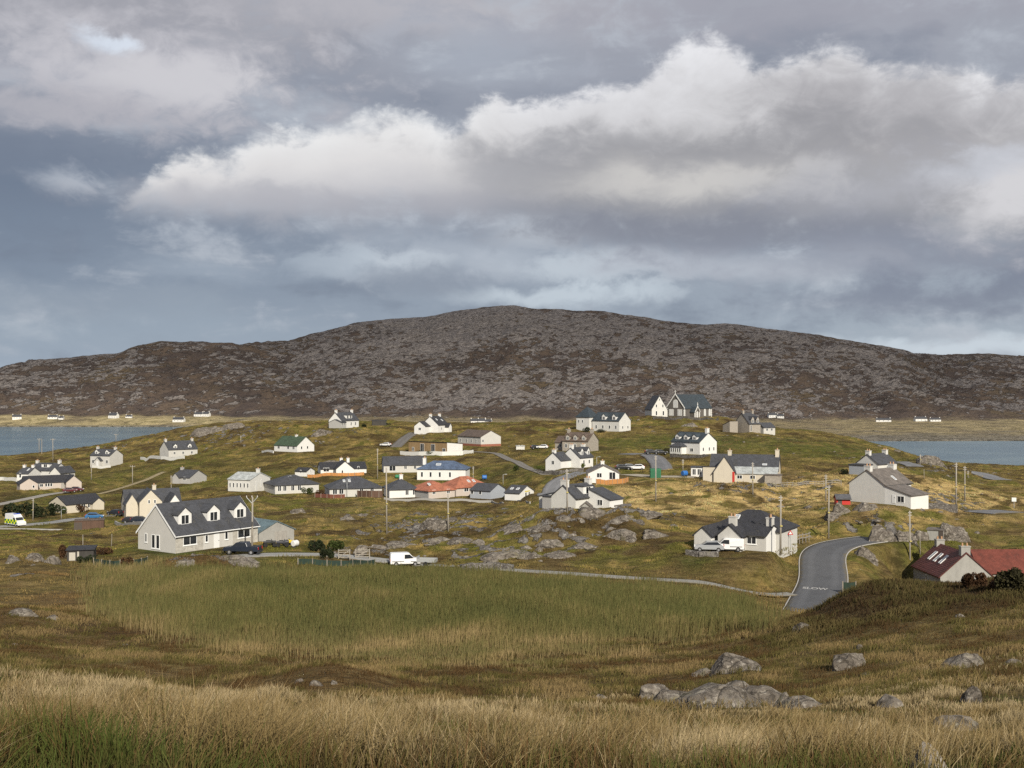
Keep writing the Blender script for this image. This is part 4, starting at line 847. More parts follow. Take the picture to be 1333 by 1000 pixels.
# ------------------------------------------------------------------ building the houses
FRAME = m_plain('white_window_frame', (.80, .80, .78), .45, var=.08)
GLASS = m_glass()
DOORM = m_plain('painted_door', (.72, .72, .70), .5, var=.1)
BROWN = m_plain('dark_door', (.07, .055, .045), .6)
REDD = m_plain('red_door', (.50, .04, .03), .5)
FASC = m_plain('white_fascia', (.78, .78, .76), .5, var=.1)
POT = m_plain('clay_chimney_pot', (.42, .25, .14), .8)
def roof_profile(he, hr, hw, ov=.28, t=.14, up=.03):
    s = (hr - he) / hw; k = t * math.sqrt(1 + s * s)
    e = he - ov * s + up
    return [(-hw - ov, e), (0, hr + up), (hw + ov, e), (hw + ov, e + k), (0, hr + k + up), (-hw - ov, e + k)]
def block(root, cx, cy, L, d, he, hr, ax, typ, wm, rm, far=False):
    b = dict(cx=cx, cy=cy, L=L, d=d, he=he, hr=hr, ax=ax, typ=typ); w = MB(); r = MB(); lo = -1.6
    x0, x1, y0, y1 = cx - L / 2, cx + L / 2, cy - d / 2, cy + d / 2
    if typ == 'gable':
        hw = (d if ax == 'x' else L) / 2
        pr = [(-hw, lo), (hw, lo), (hw, he), (0, hr), (-hw, he)]; rp = roof_profile(he, hr, hw)
        if ax == 'x':
            w.prism([(u + cy, v) for u, v in pr], 'x', x0, x1); r.prism([(u + cy, v) for u, v in rp], 'x', x0 - .16, x1 + .16)
        else:
            w.prism([(u + cx, v) for u, v in pr], 'y', y0, y1); r.prism([(u + cx, v) for u, v in rp], 'y', y0 - .16, y1 + .16)
    elif typ in ('hip', 'pyr'):
        w.box(x0, x1, y0, y1, lo, he); o = .35; k = 0 if typ == 'pyr' else max(L - d, 0) / 2
        X0, X1, Y0, Y1 = x0 - o, x1 + o, y0 - o, y1 + o; e = he - .02
        kx, ky = (k, 0) if L >= d else (0, (d - L) / 2 if typ == 'hip' else 0)
        p = [(X0, Y0, e), (X1, Y0, e), (X1, Y1, e), (X0, Y1, e), (X0, Y0, e + .14), (X1, Y0, e + .14), (X1, Y1, e + .14), (X0, Y1, e + .14), (cx - kx, cy - ky, hr), (cx + kx, cy + ky, hr)]
        f = [(3, 2, 1, 0), (0, 1, 5, 4), (1, 2, 6, 5), (2, 3, 7, 6), (3, 0, 4, 7)]
        if typ == 'pyr' or abs(L - d) < .05: p = p[:9]; f += [(4, 5, 8), (5, 6, 8), (6, 7, 8), (7, 4, 8)]
        elif L > d: f += [(4, 5, 9, 8), (5, 6, 9), (6, 7, 8, 9), (7, 4, 8)]
        else: f += [(4, 5, 8), (5, 6, 9, 8), (6, 7, 9), (7, 4, 8, 9)]
        r.poly(p, f)
    elif typ in ('lean', 'lean2', 'shed'):
        a, c = (he, hr) if typ != 'lean2' else (hr, he)
        w.prism([(y0, lo), (y1, lo), (y1, c), (y0, a)], 'x', x0, x1); s = (c - a) / d; o = .25
        r.prism([(y0 - o, a - o * s + .03), (y1 + o * (typ == 'shed' or typ == 'lean2'), c + o * s * (typ != 'lean') + .03), (y1 + o * (typ == 'shed' or typ == 'lean2'), c + o * s * (typ != 'lean') + .17), (y0 - o * (typ != 'lean2'), a - o * s * (typ != 'lean2') + .17)], 'x', x0 - .15, x1 + .15)
    else:
        w.box(x0, x1, y0, y1, lo, he); r.box(x0 - .15, x1 + .15, y0 - .15, y1 + .15, he + .01, max(hr, he + .16))
    w.build('wall', wm, root); b['roof'] = r.build('roof', rm, root)
    return b
def fmap(b, f):
    x0, x1, y0, y1 = b['cx'] - b['L'] / 2, b['cx'] + b['L'] / 2, b['cy'] - b['d'] / 2, b['cy'] + b['d'] / 2
    return {'F': (Vector((x0, y0, 0)), Vector((1, 0, 0)), Vector((0, -1, 0)), b['L']), 'R': (Vector((x1, y0, 0)), Vector((0, 1, 0)), Vector((1, 0, 0)), b['d']),
            'L': (Vector((x0, y1, 0)), Vector((0, -1, 0)), Vector((-1, 0, 0)), b['d']), 'B': (Vector((x1, y1, 0)), Vector((-1, 0, 0)), Vector((0, 1, 0)), b['L'])}[f]
def mbox(mb, o, du, dn, u0, u1, z0, z1, n0, n1):
    P_ = lambda u, n, z: o + du * u + dn * n + Vector((0, 0, z))
    p = [P_(u, n, z) for z in (z0, z1) for n in (n0, n1) for u in (u0, u1)]
    mb.poly(p, [(0, 2, 3, 1), (4, 5, 7, 6), (0, 1, 5, 4), (2, 6, 7, 3), (0, 4, 6, 2), (1, 3, 7, 5)])
def ring(mb, o, du, dn, u0, u1, z0, z1, t, n0, n1, mull=True):
    mbox(mb, o, du, dn, u0, u0 + t, z0, z1, n0, n1); mbox(mb, o, du, dn, u1 - t, u1, z0, z1, n0, n1)
    mbox(mb, o, du, dn, u0 + t, u1 - t, z0, z0 + t, n0, n1); mbox(mb, o, du, dn, u0 + t, u1 - t, z1 - t, z1, n0, n1)
    if mull:
        c = (u0 + u1) / 2; mbox(mb, o, du, dn, c - t * .4, c + t * .4, z0 + t, z1 - t, n0, n1 - .005)
def opening(root, b, spec, sill=True, arch=False):
    f, u, z, w, h, k = spec; o, du, dn, ln = fmap(b, f); c = u * ln; u0, u1 = c - w / 2, c + w / 2
    if k == 'w':
        fr = MB(); ring(fr, o, du, dn, u0, u1, z, z + h, .085, -.03, .05, w > .85)
        if sill: mbox(fr, o, du, dn, u0 - .08, u1 + .08, z - .09, z, -.02, .10)
        fo = fr.build('window', FRAME, root)
        g = MB(); mbox(g, o, du, dn, u0 + .08, u1 - .08, z + .08, z + h - .08, -.05, .028); g.build('pane', GLASS, fo)
    else:
        m = {'d': DOORM, 'g': m_wood('grey_garage_boards', (.33, .31, .28)), 'r': REDD, 'k': BROWN, 'p': m_plain('pale_boards', (.45, .42, .36), .8)}[k]
        g = MB(); mbox(g, o, du, dn, u0, u1, z, z + h, -.03, .05); do = g.build('door', m, root)
        if k == 'd':
            hd = MB(); mbox(hd, o, du, dn, u1 - .2, u1 - .08, z + 1.0, z + 1.06, .05, .11); hd.build('handle', BROWN, do)
def chimney(root, b, u, w, h, m, pots=2):
    if b['ax'] == 'x' or b['typ'] in ('hip', 'pyr'): x, y = b['cx'] + (u - .5) * b['L'], b['cy']
    else: x, y = b['cx'], b['cy'] + (u - .5) * b['d']
    zt = b['hr'] + h; c = MB(); k = .42
    if b['ax'] == 'x' and b['typ'] == 'gable': x = min(max(x, b['cx'] - b['L'] / 2 + k + .03), b['cx'] + b['L'] / 2 - k - .03)
    ww, dd = (k, w / 2 + .1) if b['ax'] == 'x' else (w / 2 + .1, k)
    c.box(x - ww, x + ww, y - dd, y + dd, b['hr'] - 1.2, zt); c.box(x - ww - .07, x + ww + .07, y - dd - .07, y + dd + .07, zt + .002, zt + .14)
    co = c.build('chimney', m, root)
    for s in ((-.25, .25) if pots > 1 else (0,)):
        p = MB(); q = (x, y + s * dd * 2) if b['ax'] == 'x' else (x + s * ww * 2, y)
        p.tube((*q, zt + .1), (*q, zt + .55), .15, .12); p.build('chimney_pot', POT, co)
def dormer(root, b, kind, u, up, w, h, ap, wm, rm):
    s = (b['hr'] - b['he']) / (b['d'] / 2); x = b['cx'] + (u - .5) * b['L']
    zf = b['he'] + up; yf = b['cy'] - b['d'] / 2 + up / s - .02; zt = zf + h; za = zt + ap
    yb = min(b['cy'] - b['d'] / 2 + (max(za, zt) - b['he']) / s + .3, b['cy'] + b['d'] * .2); hw = w / 2
    g = MB(); r = MB()
    if kind == 'g':
        g.prism([(x - hw, zf - .25), (x + hw, zf - .25), (x + hw, zt), (x, za), (x - hw, zt)], 'y', yf, yb)
        r.prism([(x + a, v) for a, v in roof_profile(zt, za, hw, .16, .10)], 'y', yf - .14, yb + .05)
    else:
        g.box(x - hw, x + hw, yf, yb, zf - .25, zt); r.box(x - hw - .15, x + hw + .15, yf - .2, yb + .1, zt + .005, zt + .16)
    go = g.build('dormer', wm, root); r.build('dormer_roof', rm, go)
    o = Vector((x - hw, yf, 0)); du, dn = Vector((1, 0, 0)), Vector((0, -1, 0)); n = max(1, round(w / 2.2)) if kind == 'b' else 1
    for i in range(n):
        ww = min(w / n * .62, 1.5); c = w * (i + .5) / n
        fr = MB(); ring(fr, o, du, dn, c - ww / 2, c + ww / 2, zf + .12, zt - .05, .085, -.03, .05); fr.build('window', FRAME, go)
        p = MB(); mbox(p, o, du, dn, c - ww / 2 + .08, c + ww / 2 - .08, zf + .2, zt - .13, -.05, .02); p.build('pane', GLASS, go)
def skylight(root, b, u, v, w, h, side='F'):
    if b['ax'] == 'x' or b['typ'] == 'hip':
        hw = b['d'] / 2; s = (b['hr'] - b['he']) / hw; x = b['cx'] + (u - .5) * b['L']
        y = b['cy'] - hw * (1 - v); z = b['he'] + v * (b['hr'] - b['he'])
        O = Vector((x, y, z)); du = Vector((1, 0, 0)); dv = Vector((0, 1, s)).normalized()
    else:
        hw = b['L'] / 2; s = (b['hr'] - b['he']) / hw
        O = Vector((b['cx'] - hw * (1 - v), b['cy'] + (.5 - u) * b['d'], b['he'] + v * (b['hr'] - b['he']))); du = Vector((0, -1, 0)); dv = Vector((1, 0, s)).normalized()
    nn = du.cross(dv); nn = nn if nn.z > 0 else -nn
    fr = MB(); g = MB()
    def bx(mb, a0, a1, c0, c1, n0, n1):
        p = [O + du * a + dv * c + nn * n for n in (n0, n1) for c in (c0, c1) for a in (a0, a1)]
        mb.poly(p, [(0, 2, 3, 1), (4, 5, 7, 6), (0, 1, 5, 4), (2, 6, 7, 3), (0, 4, 6, 2), (1, 3, 7, 5)])
    t = .08
    bx(fr, -w / 2, -w / 2 + t, -h / 2, h / 2, .05, .26); bx(fr, w / 2 - t, w / 2, -h / 2, h / 2, .05, .26); bx(fr, -w / 2 + t, w / 2 - t, -h / 2, -h / 2 + t, .05, .26); bx(fr, -w / 2 + t, w / 2 - t, h / 2 - t, h / 2, .05, .26)
    bx(g, -w / 2 + t, w / 2 - t, -h / 2 + t, h / 2 - t, .05, .235)
    fo = fr.build('skylight', FRAME, root); g.build('pane', m_plain('sky_lit_glass', (.30, .33, .36), .12, var=.1, spec=.8), fo)
def endwall(root, b, side, m):
    """one end wall in another finish or its sunlit tone, a skin standing proud of it"""
    o, du, dn, ln = fmap(b, side); e = MB(); n0, n1 = .005, .035
    if b['typ'] == 'gable' and ((b['ax'] == 'x') == (side in 'LR')):
        pts = [(0, -1.6), (ln, -1.6), (ln, b['he']), (ln / 2, b['hr']), (0, b['he'])]
    elif b['typ'] == 'shed': pts = [(0, -1.6), (ln, -1.6), (ln, b['hr']), (0, b['he'])]
    else: pts = [(0, -1.6), (ln, -1.6), (ln, b['he'] - .03), (0, b['he'] - .03)]
    P_ = lambda n: [o + du * u + dn * n + Vector((0, 0, z)) for u, z in pts]
    k = len(pts); e.poly(P_(n0) + P_(n1), [list(range(k)), list(range(k, 2 * k))[::-1]] + [(i, (i + 1) % k, k + (i + 1) % k, k + i) for i in range(k)])
    e.build('end_wall', m, root)
HOUSE_OBJ = {}
for s in HOUSES:
    root = empty(s['name'], (s['O'].x, s['O'].y, s['z0']), s['t']); kw = s['kw']
    tag(root, s['label'], s['cat'], s['group'] or None); HOUSE_OBJ[s['label'][:24]] = root
    wm, rm = WM(s['wall']), RM(s['roof'])
    b = block(root, 0, 0, s['L'], s['d'], s['he'], s['hr'], s['ax'], s['typ'], wm, rm)
    for o in kw.get('op', []): opening(root, b, o, sill=s['O'].y < 200)
    for c in kw.get('ch', []): chimney(root, b, *c, wm, 2 if c[1] > .65 else 1)
    for dmr in kw.get('dm', []): dormer(root, b, *dmr, WM('white') if s['wall'] != 'stone' else wm, rm)
    for k in kw.get('sk', []): skylight(root, b, *k)
    for k in kw.get('sks', []): skylight(root, b, k[0], k[1], .75, 1.7)
    for sd in 'LR':
        if kw.get('end' + sd): endwall(root, b, sd, WM(kw['end' + sd]))
    for wg in kw.get('wings', []):
        axw, cx, cyy, L, d, he, hr, typ, opt = wg
        if L < 0: L = s['L'] + L
        wb = block(root, cx, cyy, L, d, he, hr, axw, typ, WM(opt.get('wall', s['wall'])), RM(opt.get('roof', s['roof'])))
        for o in opt.get('op', []): opening(root, wb, o, sill=False)
        for c in opt.get('ch', []): chimney(root, wb, *c, wm, 2)
        for k in opt.get('sk', []): skylight(root, wb, *k)
        if opt.get('endR'): endwall(root, wb, 'R', WM(opt['endR']))
    o, du, dn, ln = fmap(b, 'F')
    if kw.get('clad'):
        for a, c in kw['clad']:
            m = MB(); mbox(m, o, du, dn, a * ln + .002, c * ln - .002, -1.5, s['he'] - .1, .004, .016); m.build('stone_facing', m_stone('pale_facing_stone', (.50, .47, .41), (.40, .375, .33), (.46, .44, .40), .6, .25), root)
    if kw.get('plinth'):
        m = MB(); x, y = s['L'] / 2, s['d'] / 2; m.box(-x - .03, x + .03, -y - .03, y + .03, -1.6, .8); m.build('plinth', m_plaster('red_brick', (.30, .12, .08), .3), root)
    if kw.get('band'):
        o2, du2, dn2, l2 = fmap(b, 'R'); m = MB(); mbox(m, o2, du2, dn2, l2 * .36, l2 * .70, 1.86, 2.1, .0, .05); m.build('yellow_band', m_plain('yellow_paint', (.65, .52, .06), .6), root)
    if kw.get('trim') or (s['typ'] == 'gable' and s['O'].y < 260 and s['ax'] == 'x'):
        g = MB(); e = s['he'] - .28 * (s['hr'] - s['he']) / (s['d'] / 2)
        g.tube((-s['L'] / 2 - .16, -s['d'] / 2 - .36, e + .08), (s['L'] / 2 + .16, -s['d'] / 2 - .36, e + .08), .075); g.build('gutter', FASC if kw.get('trim') else m_plain('dark_gutter', (.05, .05, .05), .5), root)
        if kw.get('trim'):
            sl_ = (s['hr'] - s['he']) / (s['d'] / 2)
            for x in (-s['L'] / 2 - .2, s['L'] / 2 + .165):
                m = MB(); hw = s['d'] / 2 + .28; ez = s['he'] - .28 * sl_
                m.prism([(-hw, ez - .12), (0, s['hr'] - .12), (hw, ez - .12), (hw, ez + .2), (0, s['hr'] + .2), (-hw, ez + .2)], 'x', x, x + .035); m.build('bargeboard', FASC, root)
    if kw.get('church'):
        Lh, dh, he, hr = s['L'] / 2, s['d'] / 2, s['he'], s['hr']; wq = m_plaster('white_quoins', (.70, .69, .65), .2)
        for (x, y) in ((-Lh, -dh), (-Lh, dh), (Lh, -dh)):
            q = MB()
            for i in range(9):
                k = .34 if i % 2 else .55; z = -.2 + i * he / 8.6
                q.box(x - .05 - (0 if x < 0 else k), x + .05 + (k if x < 0 else 0), y - .05 - (0 if y < 0 else k), y + .05 + (k if y < 0 else 0), z, z + he / 8.6 - .01)
            q.build('quoin', wq, root)
        sl_ = (hr - he) / dh; m = MB(); hw = dh + .3
        m.prism([(-hw, he - .3 * sl_ + .1), (0, hr + .1), (hw, he - .3 * sl_ + .1), (hw, he - .3 * sl_ + .65), (0, hr + .72), (-hw, he - .3 * sl_ + .65)], 'x', -Lh - .35, -Lh - .165); m.build('gable_coping', wq, root)
        def arch_win(fc, u, z, w, h, bb=b):
            o_, du_, dn_, l_ = fmap(bb, fc); c = u * l_
            def prof(k): return [(c - w / 2 + k, z + k), (c + w / 2 - k, z + k), (c + w / 2 - k, z + h * .62)] + [(c + (w / 2 - k) * math.cos(a) , z + h * .62 + (h * .38 - k) * math.sin(a) ** .8) for a in (.4, .8, 1.2)] + [(c, z + h - k)] + [(c - (w / 2 - k) * math.cos(a), z + h * .62 + (h * .38 - k) * math.sin(a) ** .8) for a in (1.2, .8, .4)] + [(c - w / 2 + k, z + h * .62)]
            def slab(k, n0, n1, nm, mt, par):
                p = prof(k); n = len(p); mb = MB(); P_ = lambda q, nn: o_ + du_ * q[0] + dn_ * nn + Vector((0, 0, q[1]))
                mb.poly([P_(q, n0) for q in p] + [P_(q, n1) for q in p], [list(range(n)), list(range(n, 2 * n))[::-1]] + [(i, (i + 1) % n, n + (i + 1) % n, n + i) for i in range(n)])
                return mb.build(nm, mt, par)
            f_ = slab(0, -.02, .08, 'window', wq, root); slab(.22, 0, .10, 'pane', m_plain('pale_leaded_glass', (.56, .56, .54), .3), f_)
        arch_win('L', .5, 4.2, 2.5, 3.6)
        for u in (.26, .74): 
            fr = MB(); o_, du_, dn_, l_ = fmap(b, 'L'); mbox(fr, o_, du_, dn_, u * l_ - 1.2, u * l_ + 1.2, .7, 3.5, -.02, .07); fo = fr.build('window', wq, root)
            for k in (-.6, .6):
                p = MB(); mbox(p, o_, du_, dn_, u * l_ + k - .42, u * l_ + k + .42, .95, 3.25, .02, .09); p.build('pane', m_plain('pale_leaded_glass', (.56, .56, .54), .3), fo)
        for u in (.52, .74, .92): arch_win('F', u, .5, 1.5, 3.1)
        c = MB(); c.tube((-Lh - .25, 0, hr + .5), (-Lh - .25, 0, hr + 2.1), .14, .10); c.box(-Lh - .35, -Lh - .15, -.5, .5, hr + 1.45, hr + 1.68); c.build('cross', wq, root)
        pb = block(root, -Lh + 5.6, -dh - 1.4, 3.2, 2.8, 2.4, 4.4, 'y', 'gable', WM('dark'), rm)
        arch_win('F', .5, .0, 1.3, 2.6, pb)
        for xx in (-1.6, 1.6):
            q = MB(); q.box(-Lh + 5.6 + xx - .2, -Lh + 5.6 + xx + .2, -dh - 2.92, -dh - 2.5, -.5, 2.5); q.build('quoin', wq, root)
        m = MB(); m.prism([(-Lh + 5.6 + a, v) for a, v in [(-1.9, 2.15), (0, 4.5), (1.9, 2.15), (1.9, 2.6), (0, 5.0), (-1.9, 2.6)]], 'y', -dh - 3.16, -dh - 2.965); m.build('gable_coping', wq, root)
        c = MB(); c.tube((-Lh + 5.6, -dh - 3.0, 4.8), (-Lh + 5.6, -dh - 3.0, 6.6), .13, .08); c.box(-Lh + 5.2, -Lh + 6.0, -dh - 3.08, -dh - 2.92, 5.7, 5.9); c.build('cross', wq, root)
# ------------------------------------------------------------------ road surfaces, kerbs and the painted word
def strip(name, xy, z, w, mat, off=0.0, lift=0.0, thick=0.0, kind='structure'):
    t = np.gradient(xy, axis=0); t /= np.linalg.norm(t, axis=1)[:, None]; nrm = np.stack([-t[:, 1], t[:, 0]], 1)
    k = np.linspace(-.5, .5, 11) * w + off
    V_ = np.stack([np.stack([xy[:, 0] + nrm[:, 0] * a, xy[:, 1] + nrm[:, 1] * a, z + lift], 1) for a in k], 1)
    n, c = len(xy), 11; v = V_.reshape(-1, 3); i = np.arange(n * c).reshape(n, c)
    f = np.stack([i[:-1, :-1], i[1:, :-1], i[1:, 1:], i[:-1, 1:]], -1).reshape(-1)
    o = link(name, quick_mesh(name, v, f, np.full((n - 1) * (c - 1), 4), mat, {'Lat': np.tile(np.abs(np.linspace(-1, 1, 11)), n)[:, None].repeat(3, 1)}, smooth=True))
    if thick: s = o.modifiers.new('solid', 'SOLIDIFY'); s.thickness = thick; s.offset = -1
    return tag(o, kind=kind)
for name, xy, z, w, c in ROADS:
    strip(name, xy, z, w, m_tarmac('surface_%.2f_%.2f' % (c[0], c[2]), c), lift=.01 if name == 'road' else .06, thick=.12)
rxy, rz, rw = ROADS[0][1], ROADS[0][2], ROADS[0][3]
KERB = m_plain('pale_kerb', (.42, .40, .37), .85, var=.4)
for side in (-1, 1):
    strip('kerb', rxy, rz, .13, KERB, side * (rw / 2 + .02), .03, .1)
# SLOW painted on the near end of the road
fc = bpy.data.curves.new('road_lettering', 'FONT'); fc.body = 'SLOW'; fc.size = 1.0; fc.align_x = 'CENTER'; fc.align_y = 'CENTER'; fc.offset = .02
fo = bpy.data.objects.new('tmp', fc); COL.objects.link(fo)
bpy.context.view_layer.update()
tm = bpy.data.meshes.new_from_object(fo.evaluated_get(bpy.context.evaluated_depsgraph_get())); bpy.data.objects.remove(fo)
p = at(1061, 769.5, 144.5); i0 = int(np.argmin(np.hypot(rxy[:, 0] - p.x, rxy[:, 1] - p.y))); cpt = rxy[i0]; tdir = rxy[min(i0 + 2, len(rxy) - 1)] - rxy[max(i0 - 2, 0)]; tdir /= np.linalg.norm(tdir)
sgn = 1 if tdir[1] > 0 else -1; tdir = tdir * sgn; rdir = np.array([tdir[1], -tdir[0]])
bm = bmesh.new(); bm.from_mesh(tm); bmesh.ops.triangulate(bm, faces=bm.faces); bmesh.ops.subdivide_edges(bm, edges=bm.edges, cuts=1)
for v in bm.verts:
    q = cpt + rdir * (v.co.x * 1.15 - .7) + tdir * (v.co.y * 1.5)
    j = int(np.argmin(np.hypot(rxy[:, 0] - q[0], rxy[:, 1] - q[1])))
    j2 = min(max(j + (1 if np.dot(q - rxy[j], rxy[min(j + 1, len(rxy) - 1)] - rxy[j]) > 0 else -1), 0), len(rxy) - 1); e = rxy[j2] - rxy[j]; fr = np.clip(np.dot(q - rxy[j], e) / max(np.dot(e, e), 1e-6), 0, 1)
    v.co = (q[0], q[1], rz[j] * (1 - fr) + rz[j2] * fr + .03)
bm.to_mesh(tm); bm.free(); tm.materials.clear(); tm.materials.append(m_plain('road_paint', (.50, .49, .47), .7, var=1.0, scale=5))
tag(link('road_marking', tm), 'worn white painted word on the grey road', 'road marking')
# ------------------------------------------------------------------ poles
PW = m_wood('weathered_pole_wood', (.30, .27, .225), .6); MET = m_plain('galvanised_steel', (.42, .43, .43), .5, .3, var=.2); DARK = m_plain('dark_fittings', (.06, .06, .06), .5); INS = m_plain('porcelain', (.55, .53, .50), .3)
def pole(px, py, top, kind, label, dmin=6.0):
    g = hit(px, py, dmin)
    if g is None: return
    h = min((py - top) / FX * g.y, 12.5); lamp = kind in ('lamp', 'post')
    root = empty({'lamp': 'street_lamp', 'post': 'marker_post'}.get(kind, 'utility_pole'), g, random.uniform(-.3, .3))
    tag(root, label, {'lamp': 'street lamp', 'post': 'post'}.get(kind, 'utility pole'), {'lamp': 'street lamps in the village', 'post': 'posts'}.get(kind, 'utility poles across the village'))
    r = .06 if lamp else .15; r = max(r, .00022 * g.y)
    m = MB(); m.tube((0, 0, -.5), (random.uniform(-.1, .1), 0, h), r, r * .72, 10); m.build('pole', MET if kind == 'lamp' else PW, root, smooth=True)
    if kind == 'lamp':
        a = MB(); a.tube((0, 0, h - .05), (.7, 0, h + .1), .04); a.build('arm', MET, root); l = MB(); l.prism([(.5, .0), (1.0, .0), (1.05, .10), (.5, .16)], 'y', -.14, .14)
        l.v = [(x, y, z + h + .02) for x, y, z in l.v]; l.build('lamp_head', MET, root)
    elif kind in ('T', 'H'):
        a = MB(); a.box(-.95, .95, -.06, .06, h - .45, h - .31); a.build('crossarm', PW, root)
        for x in (-.85, 0.12, .85):
            q = MB(); q.tube((x, 0, h - .31), (x, 0, h - .02), .06, .04, 6); q.build('insulator', INS, root)
        if kind == 'H':
            q = MB(); q.tube((1.3, 0, -.5), (1.3, 0, h - .1), r, r * .72, 8); q.build('second_pole', PW, root)
    elif kind == 'Y':
        a = MB(); a.tube((0, 0, h - .9), (-.75, 0, h - .05), .05); a.tube((0, 0, h - .9), (.75, 0, h - .05), .05); a.build('bracket', MET, root)
        for x in (-.75, 0, .75):
            q = MB(); q.tube((x, 0, h - .05), (x, 0, h + .2), .07, .05, 6); q.build('insulator', INS, root)
        tb = MB(); tb.box(-.14, .14, -.30, -.08, h * .52, h * .52 + .5); tb.build('junction_box', DARK, root)
    elif kind == 'P':
        tb = MB(); tb.box(-.16, .16, -.32, -.1, h * .45, h * .45 + .18); tb.build('warning_plate', m_plain('yellow_plate', (.45, .38, .12), .5), root)
        for z in (h - .3, h - .7):
            q = MB(); q.tube((-.28, 0, z), (.28, 0, z), .05, .05, 6); q.build('insulator', INS, root)
    return root
for a in [(51, 591, 571, 'H', 'twin utility pole on the skyline at the left above the sea'), (69, 601, 571, 'T', 'utility pole right of the twin pole on the left skyline'),
          (116, 576.5, 562, 'T', 'small crossarm pole standing out against the left bay'), (143, 575, 565, 'T', 'left of two tiny poles at the right end of the left bay'), (151, 575, 565, 'T', 'right of two tiny poles at the right end of the left bay'),
          (119, 625, 605, 'P', 'plain pole below the lone grey stone house'), (172.5, 631, 606, 'T', 'crossarm pole beside the straw-coloured footpath'), (223, 639.5, 619, 'P', 'plain pole below the cottage beside the white hall'),
          (43, 677.5, 648, 'P', 'plain pole in front of the dark bushes by the ambulance'), (80, 676, 663.5, 'lamp', 'slim lamp post between the bushes and the lane'), (328, 723.5, 647, 'Y', 'pole with forked top in front of the dormer house and pickup'),
          (491.5, 623, 584, 'P', 'tall pole left of the low grey-roofed bungalow'), (503.5, 695, 609, 'P', 'tallest pale pole on the rocky slope, left of the orange roof'), (583.5, 691, 643, 'P', 'pole on the rocky slope below the orange roof'),
          (452, 647.5, 623, 'lamp', 'lamp post in front of the wide hip-roofed bungalow'), (375, 641, 620, 'lamp', 'lamp post in front of the bungalow with green bush'), (616, 627, 607, 'P', 'pole right of the blue-roofed house'), (655, 631.5, 618, 'lamp', 'lamp post above the small white cottage with yellow band'),
          (738.5, 667, 611, 'P', 'pole standing in front of the grey-white gable with chimney'), (777, 609.5, 595, 'lamp', 'lamp post right of the bright white cottage'), (853.7, 653, 593, 'P', 'pale pole on the straw slope beside the green container'),
          (889, 612, 598, 'P', 'short pole left of the croft house by the blue tank'), (980, 644, 602, 'P', 'thin pole in front of the long croft house'), (1016, 718.5, 645, 'P', 'tall pole at the right corner of the dark hip-roofed house'),
          (1075, 652, 618, 'P', 'farther of two close poles left of the red shed'), (1078.5, 697.5, 632, 'P', 'nearer of two close poles, just above the road bend'), (1184.5, 738, 665, 'P', 'stout pole in front of the outcrop left of the red roof'),
          (1198, 724, 691, 'post', 'thin grey post on the green lawn by the outcrop'), (1244.5, 660, 602, 'P', 'tall pale pole right of the catslide house'), (1256, 652, 607, 'P', 'second pole right of the catslide house, a little farther off'),
          (1260, 622, 613, 'P', 'tiny pole beside the far shore road'), (1198, 604, 592, 'P', 'small pole on the green slope above the right shore'), (1203, 623, 611, 'post', 'short post by the far road behind the catslide house'),
          (313.5, 577, 567, 'P', 'small pole on the heathery ridge above the green-roofed bungalow'), (108, 714, 696, 'post', 'thin pole behind the black hen shed'), (145, 712, 695, 'post', 'thin pole on the lawn left of the dormer house'), (1191, 654, 641, 'lamp', 'lamp post close to the lean-to of the catslide house'), (1119.5, 747, 741, 'post', 'small white post beside the road edge')]:
    pole(*a)
# ------------------------------------------------------------------ vehicles
TYRE = m_plain('tyre_rubber', (.018, .018, .018), .85); RIM = m_plain('wheel_rim', (.45, .45, .46), .35, .6); LAMP = m_plain('headlight_glass', (.70, .70, .68), .15); TAIL = m_plain('tail_light', (.35, .02, .02), .3); BUMP = m_plain('black_plastic', (.03, .03, .032), .6)
def paint(n, c): return m_plain(n + '_car_paint', c, .28, .05, .06, .6)
PROF = {'car': (4.1, 1.72, [(2.05, .32), (2.05, .62), (1.9, .78), (1.05, .92), (.35, 1.40), (-1.2, 1.46), (-1.85, 1.02), (-2.03, .90), (-2.05, .32)], [(.95, .95), (.32, 1.34), (-1.15, 1.38), (-1.62, 1.0)], .36, (1.32, -1.28), .31),
        'van': (4.3, 1.80, [(2.15, .34), (2.15, .75), (1.98, .95), (1.30, 1.10), (.62, 1.78), (.3, 1.86), (-2.0, 1.86), (-2.12, 1.70), (-2.15, .34)], [(1.2, 1.14), (.62, 1.66), (-.12, 1.66), (-.12, 1.08)], .36, (1.38, -1.32), .33),
        'ambulance': (5.9, 2.0, [(2.95, .38), (2.95, .9), (2.7, 1.12), (2.1, 1.25), (1.5, 2.05), (.9, 2.55), (.5, 2.68), (-2.8, 2.68), (-2.92, 2.5), (-2.95, .38)], [(1.98, 1.3), (1.5, 1.95), (.75, 1.95), (.75, 1.3)], .38, (1.9, -1.7), .36),
        'pickup': (5.2, 1.82, [(2.6, .5), (2.6, .86), (2.45, 1.05), (1.35, 1.15), (.7, 1.72), (-.75, 1.76), (-1.0, 1.22), (-2.55, 1.20), (-2.6, .5)], [(1.25, 1.2), (.68, 1.64), (-.68, 1.67), (-.85, 1.2)], .4, (1.65, -1.55), .38)}
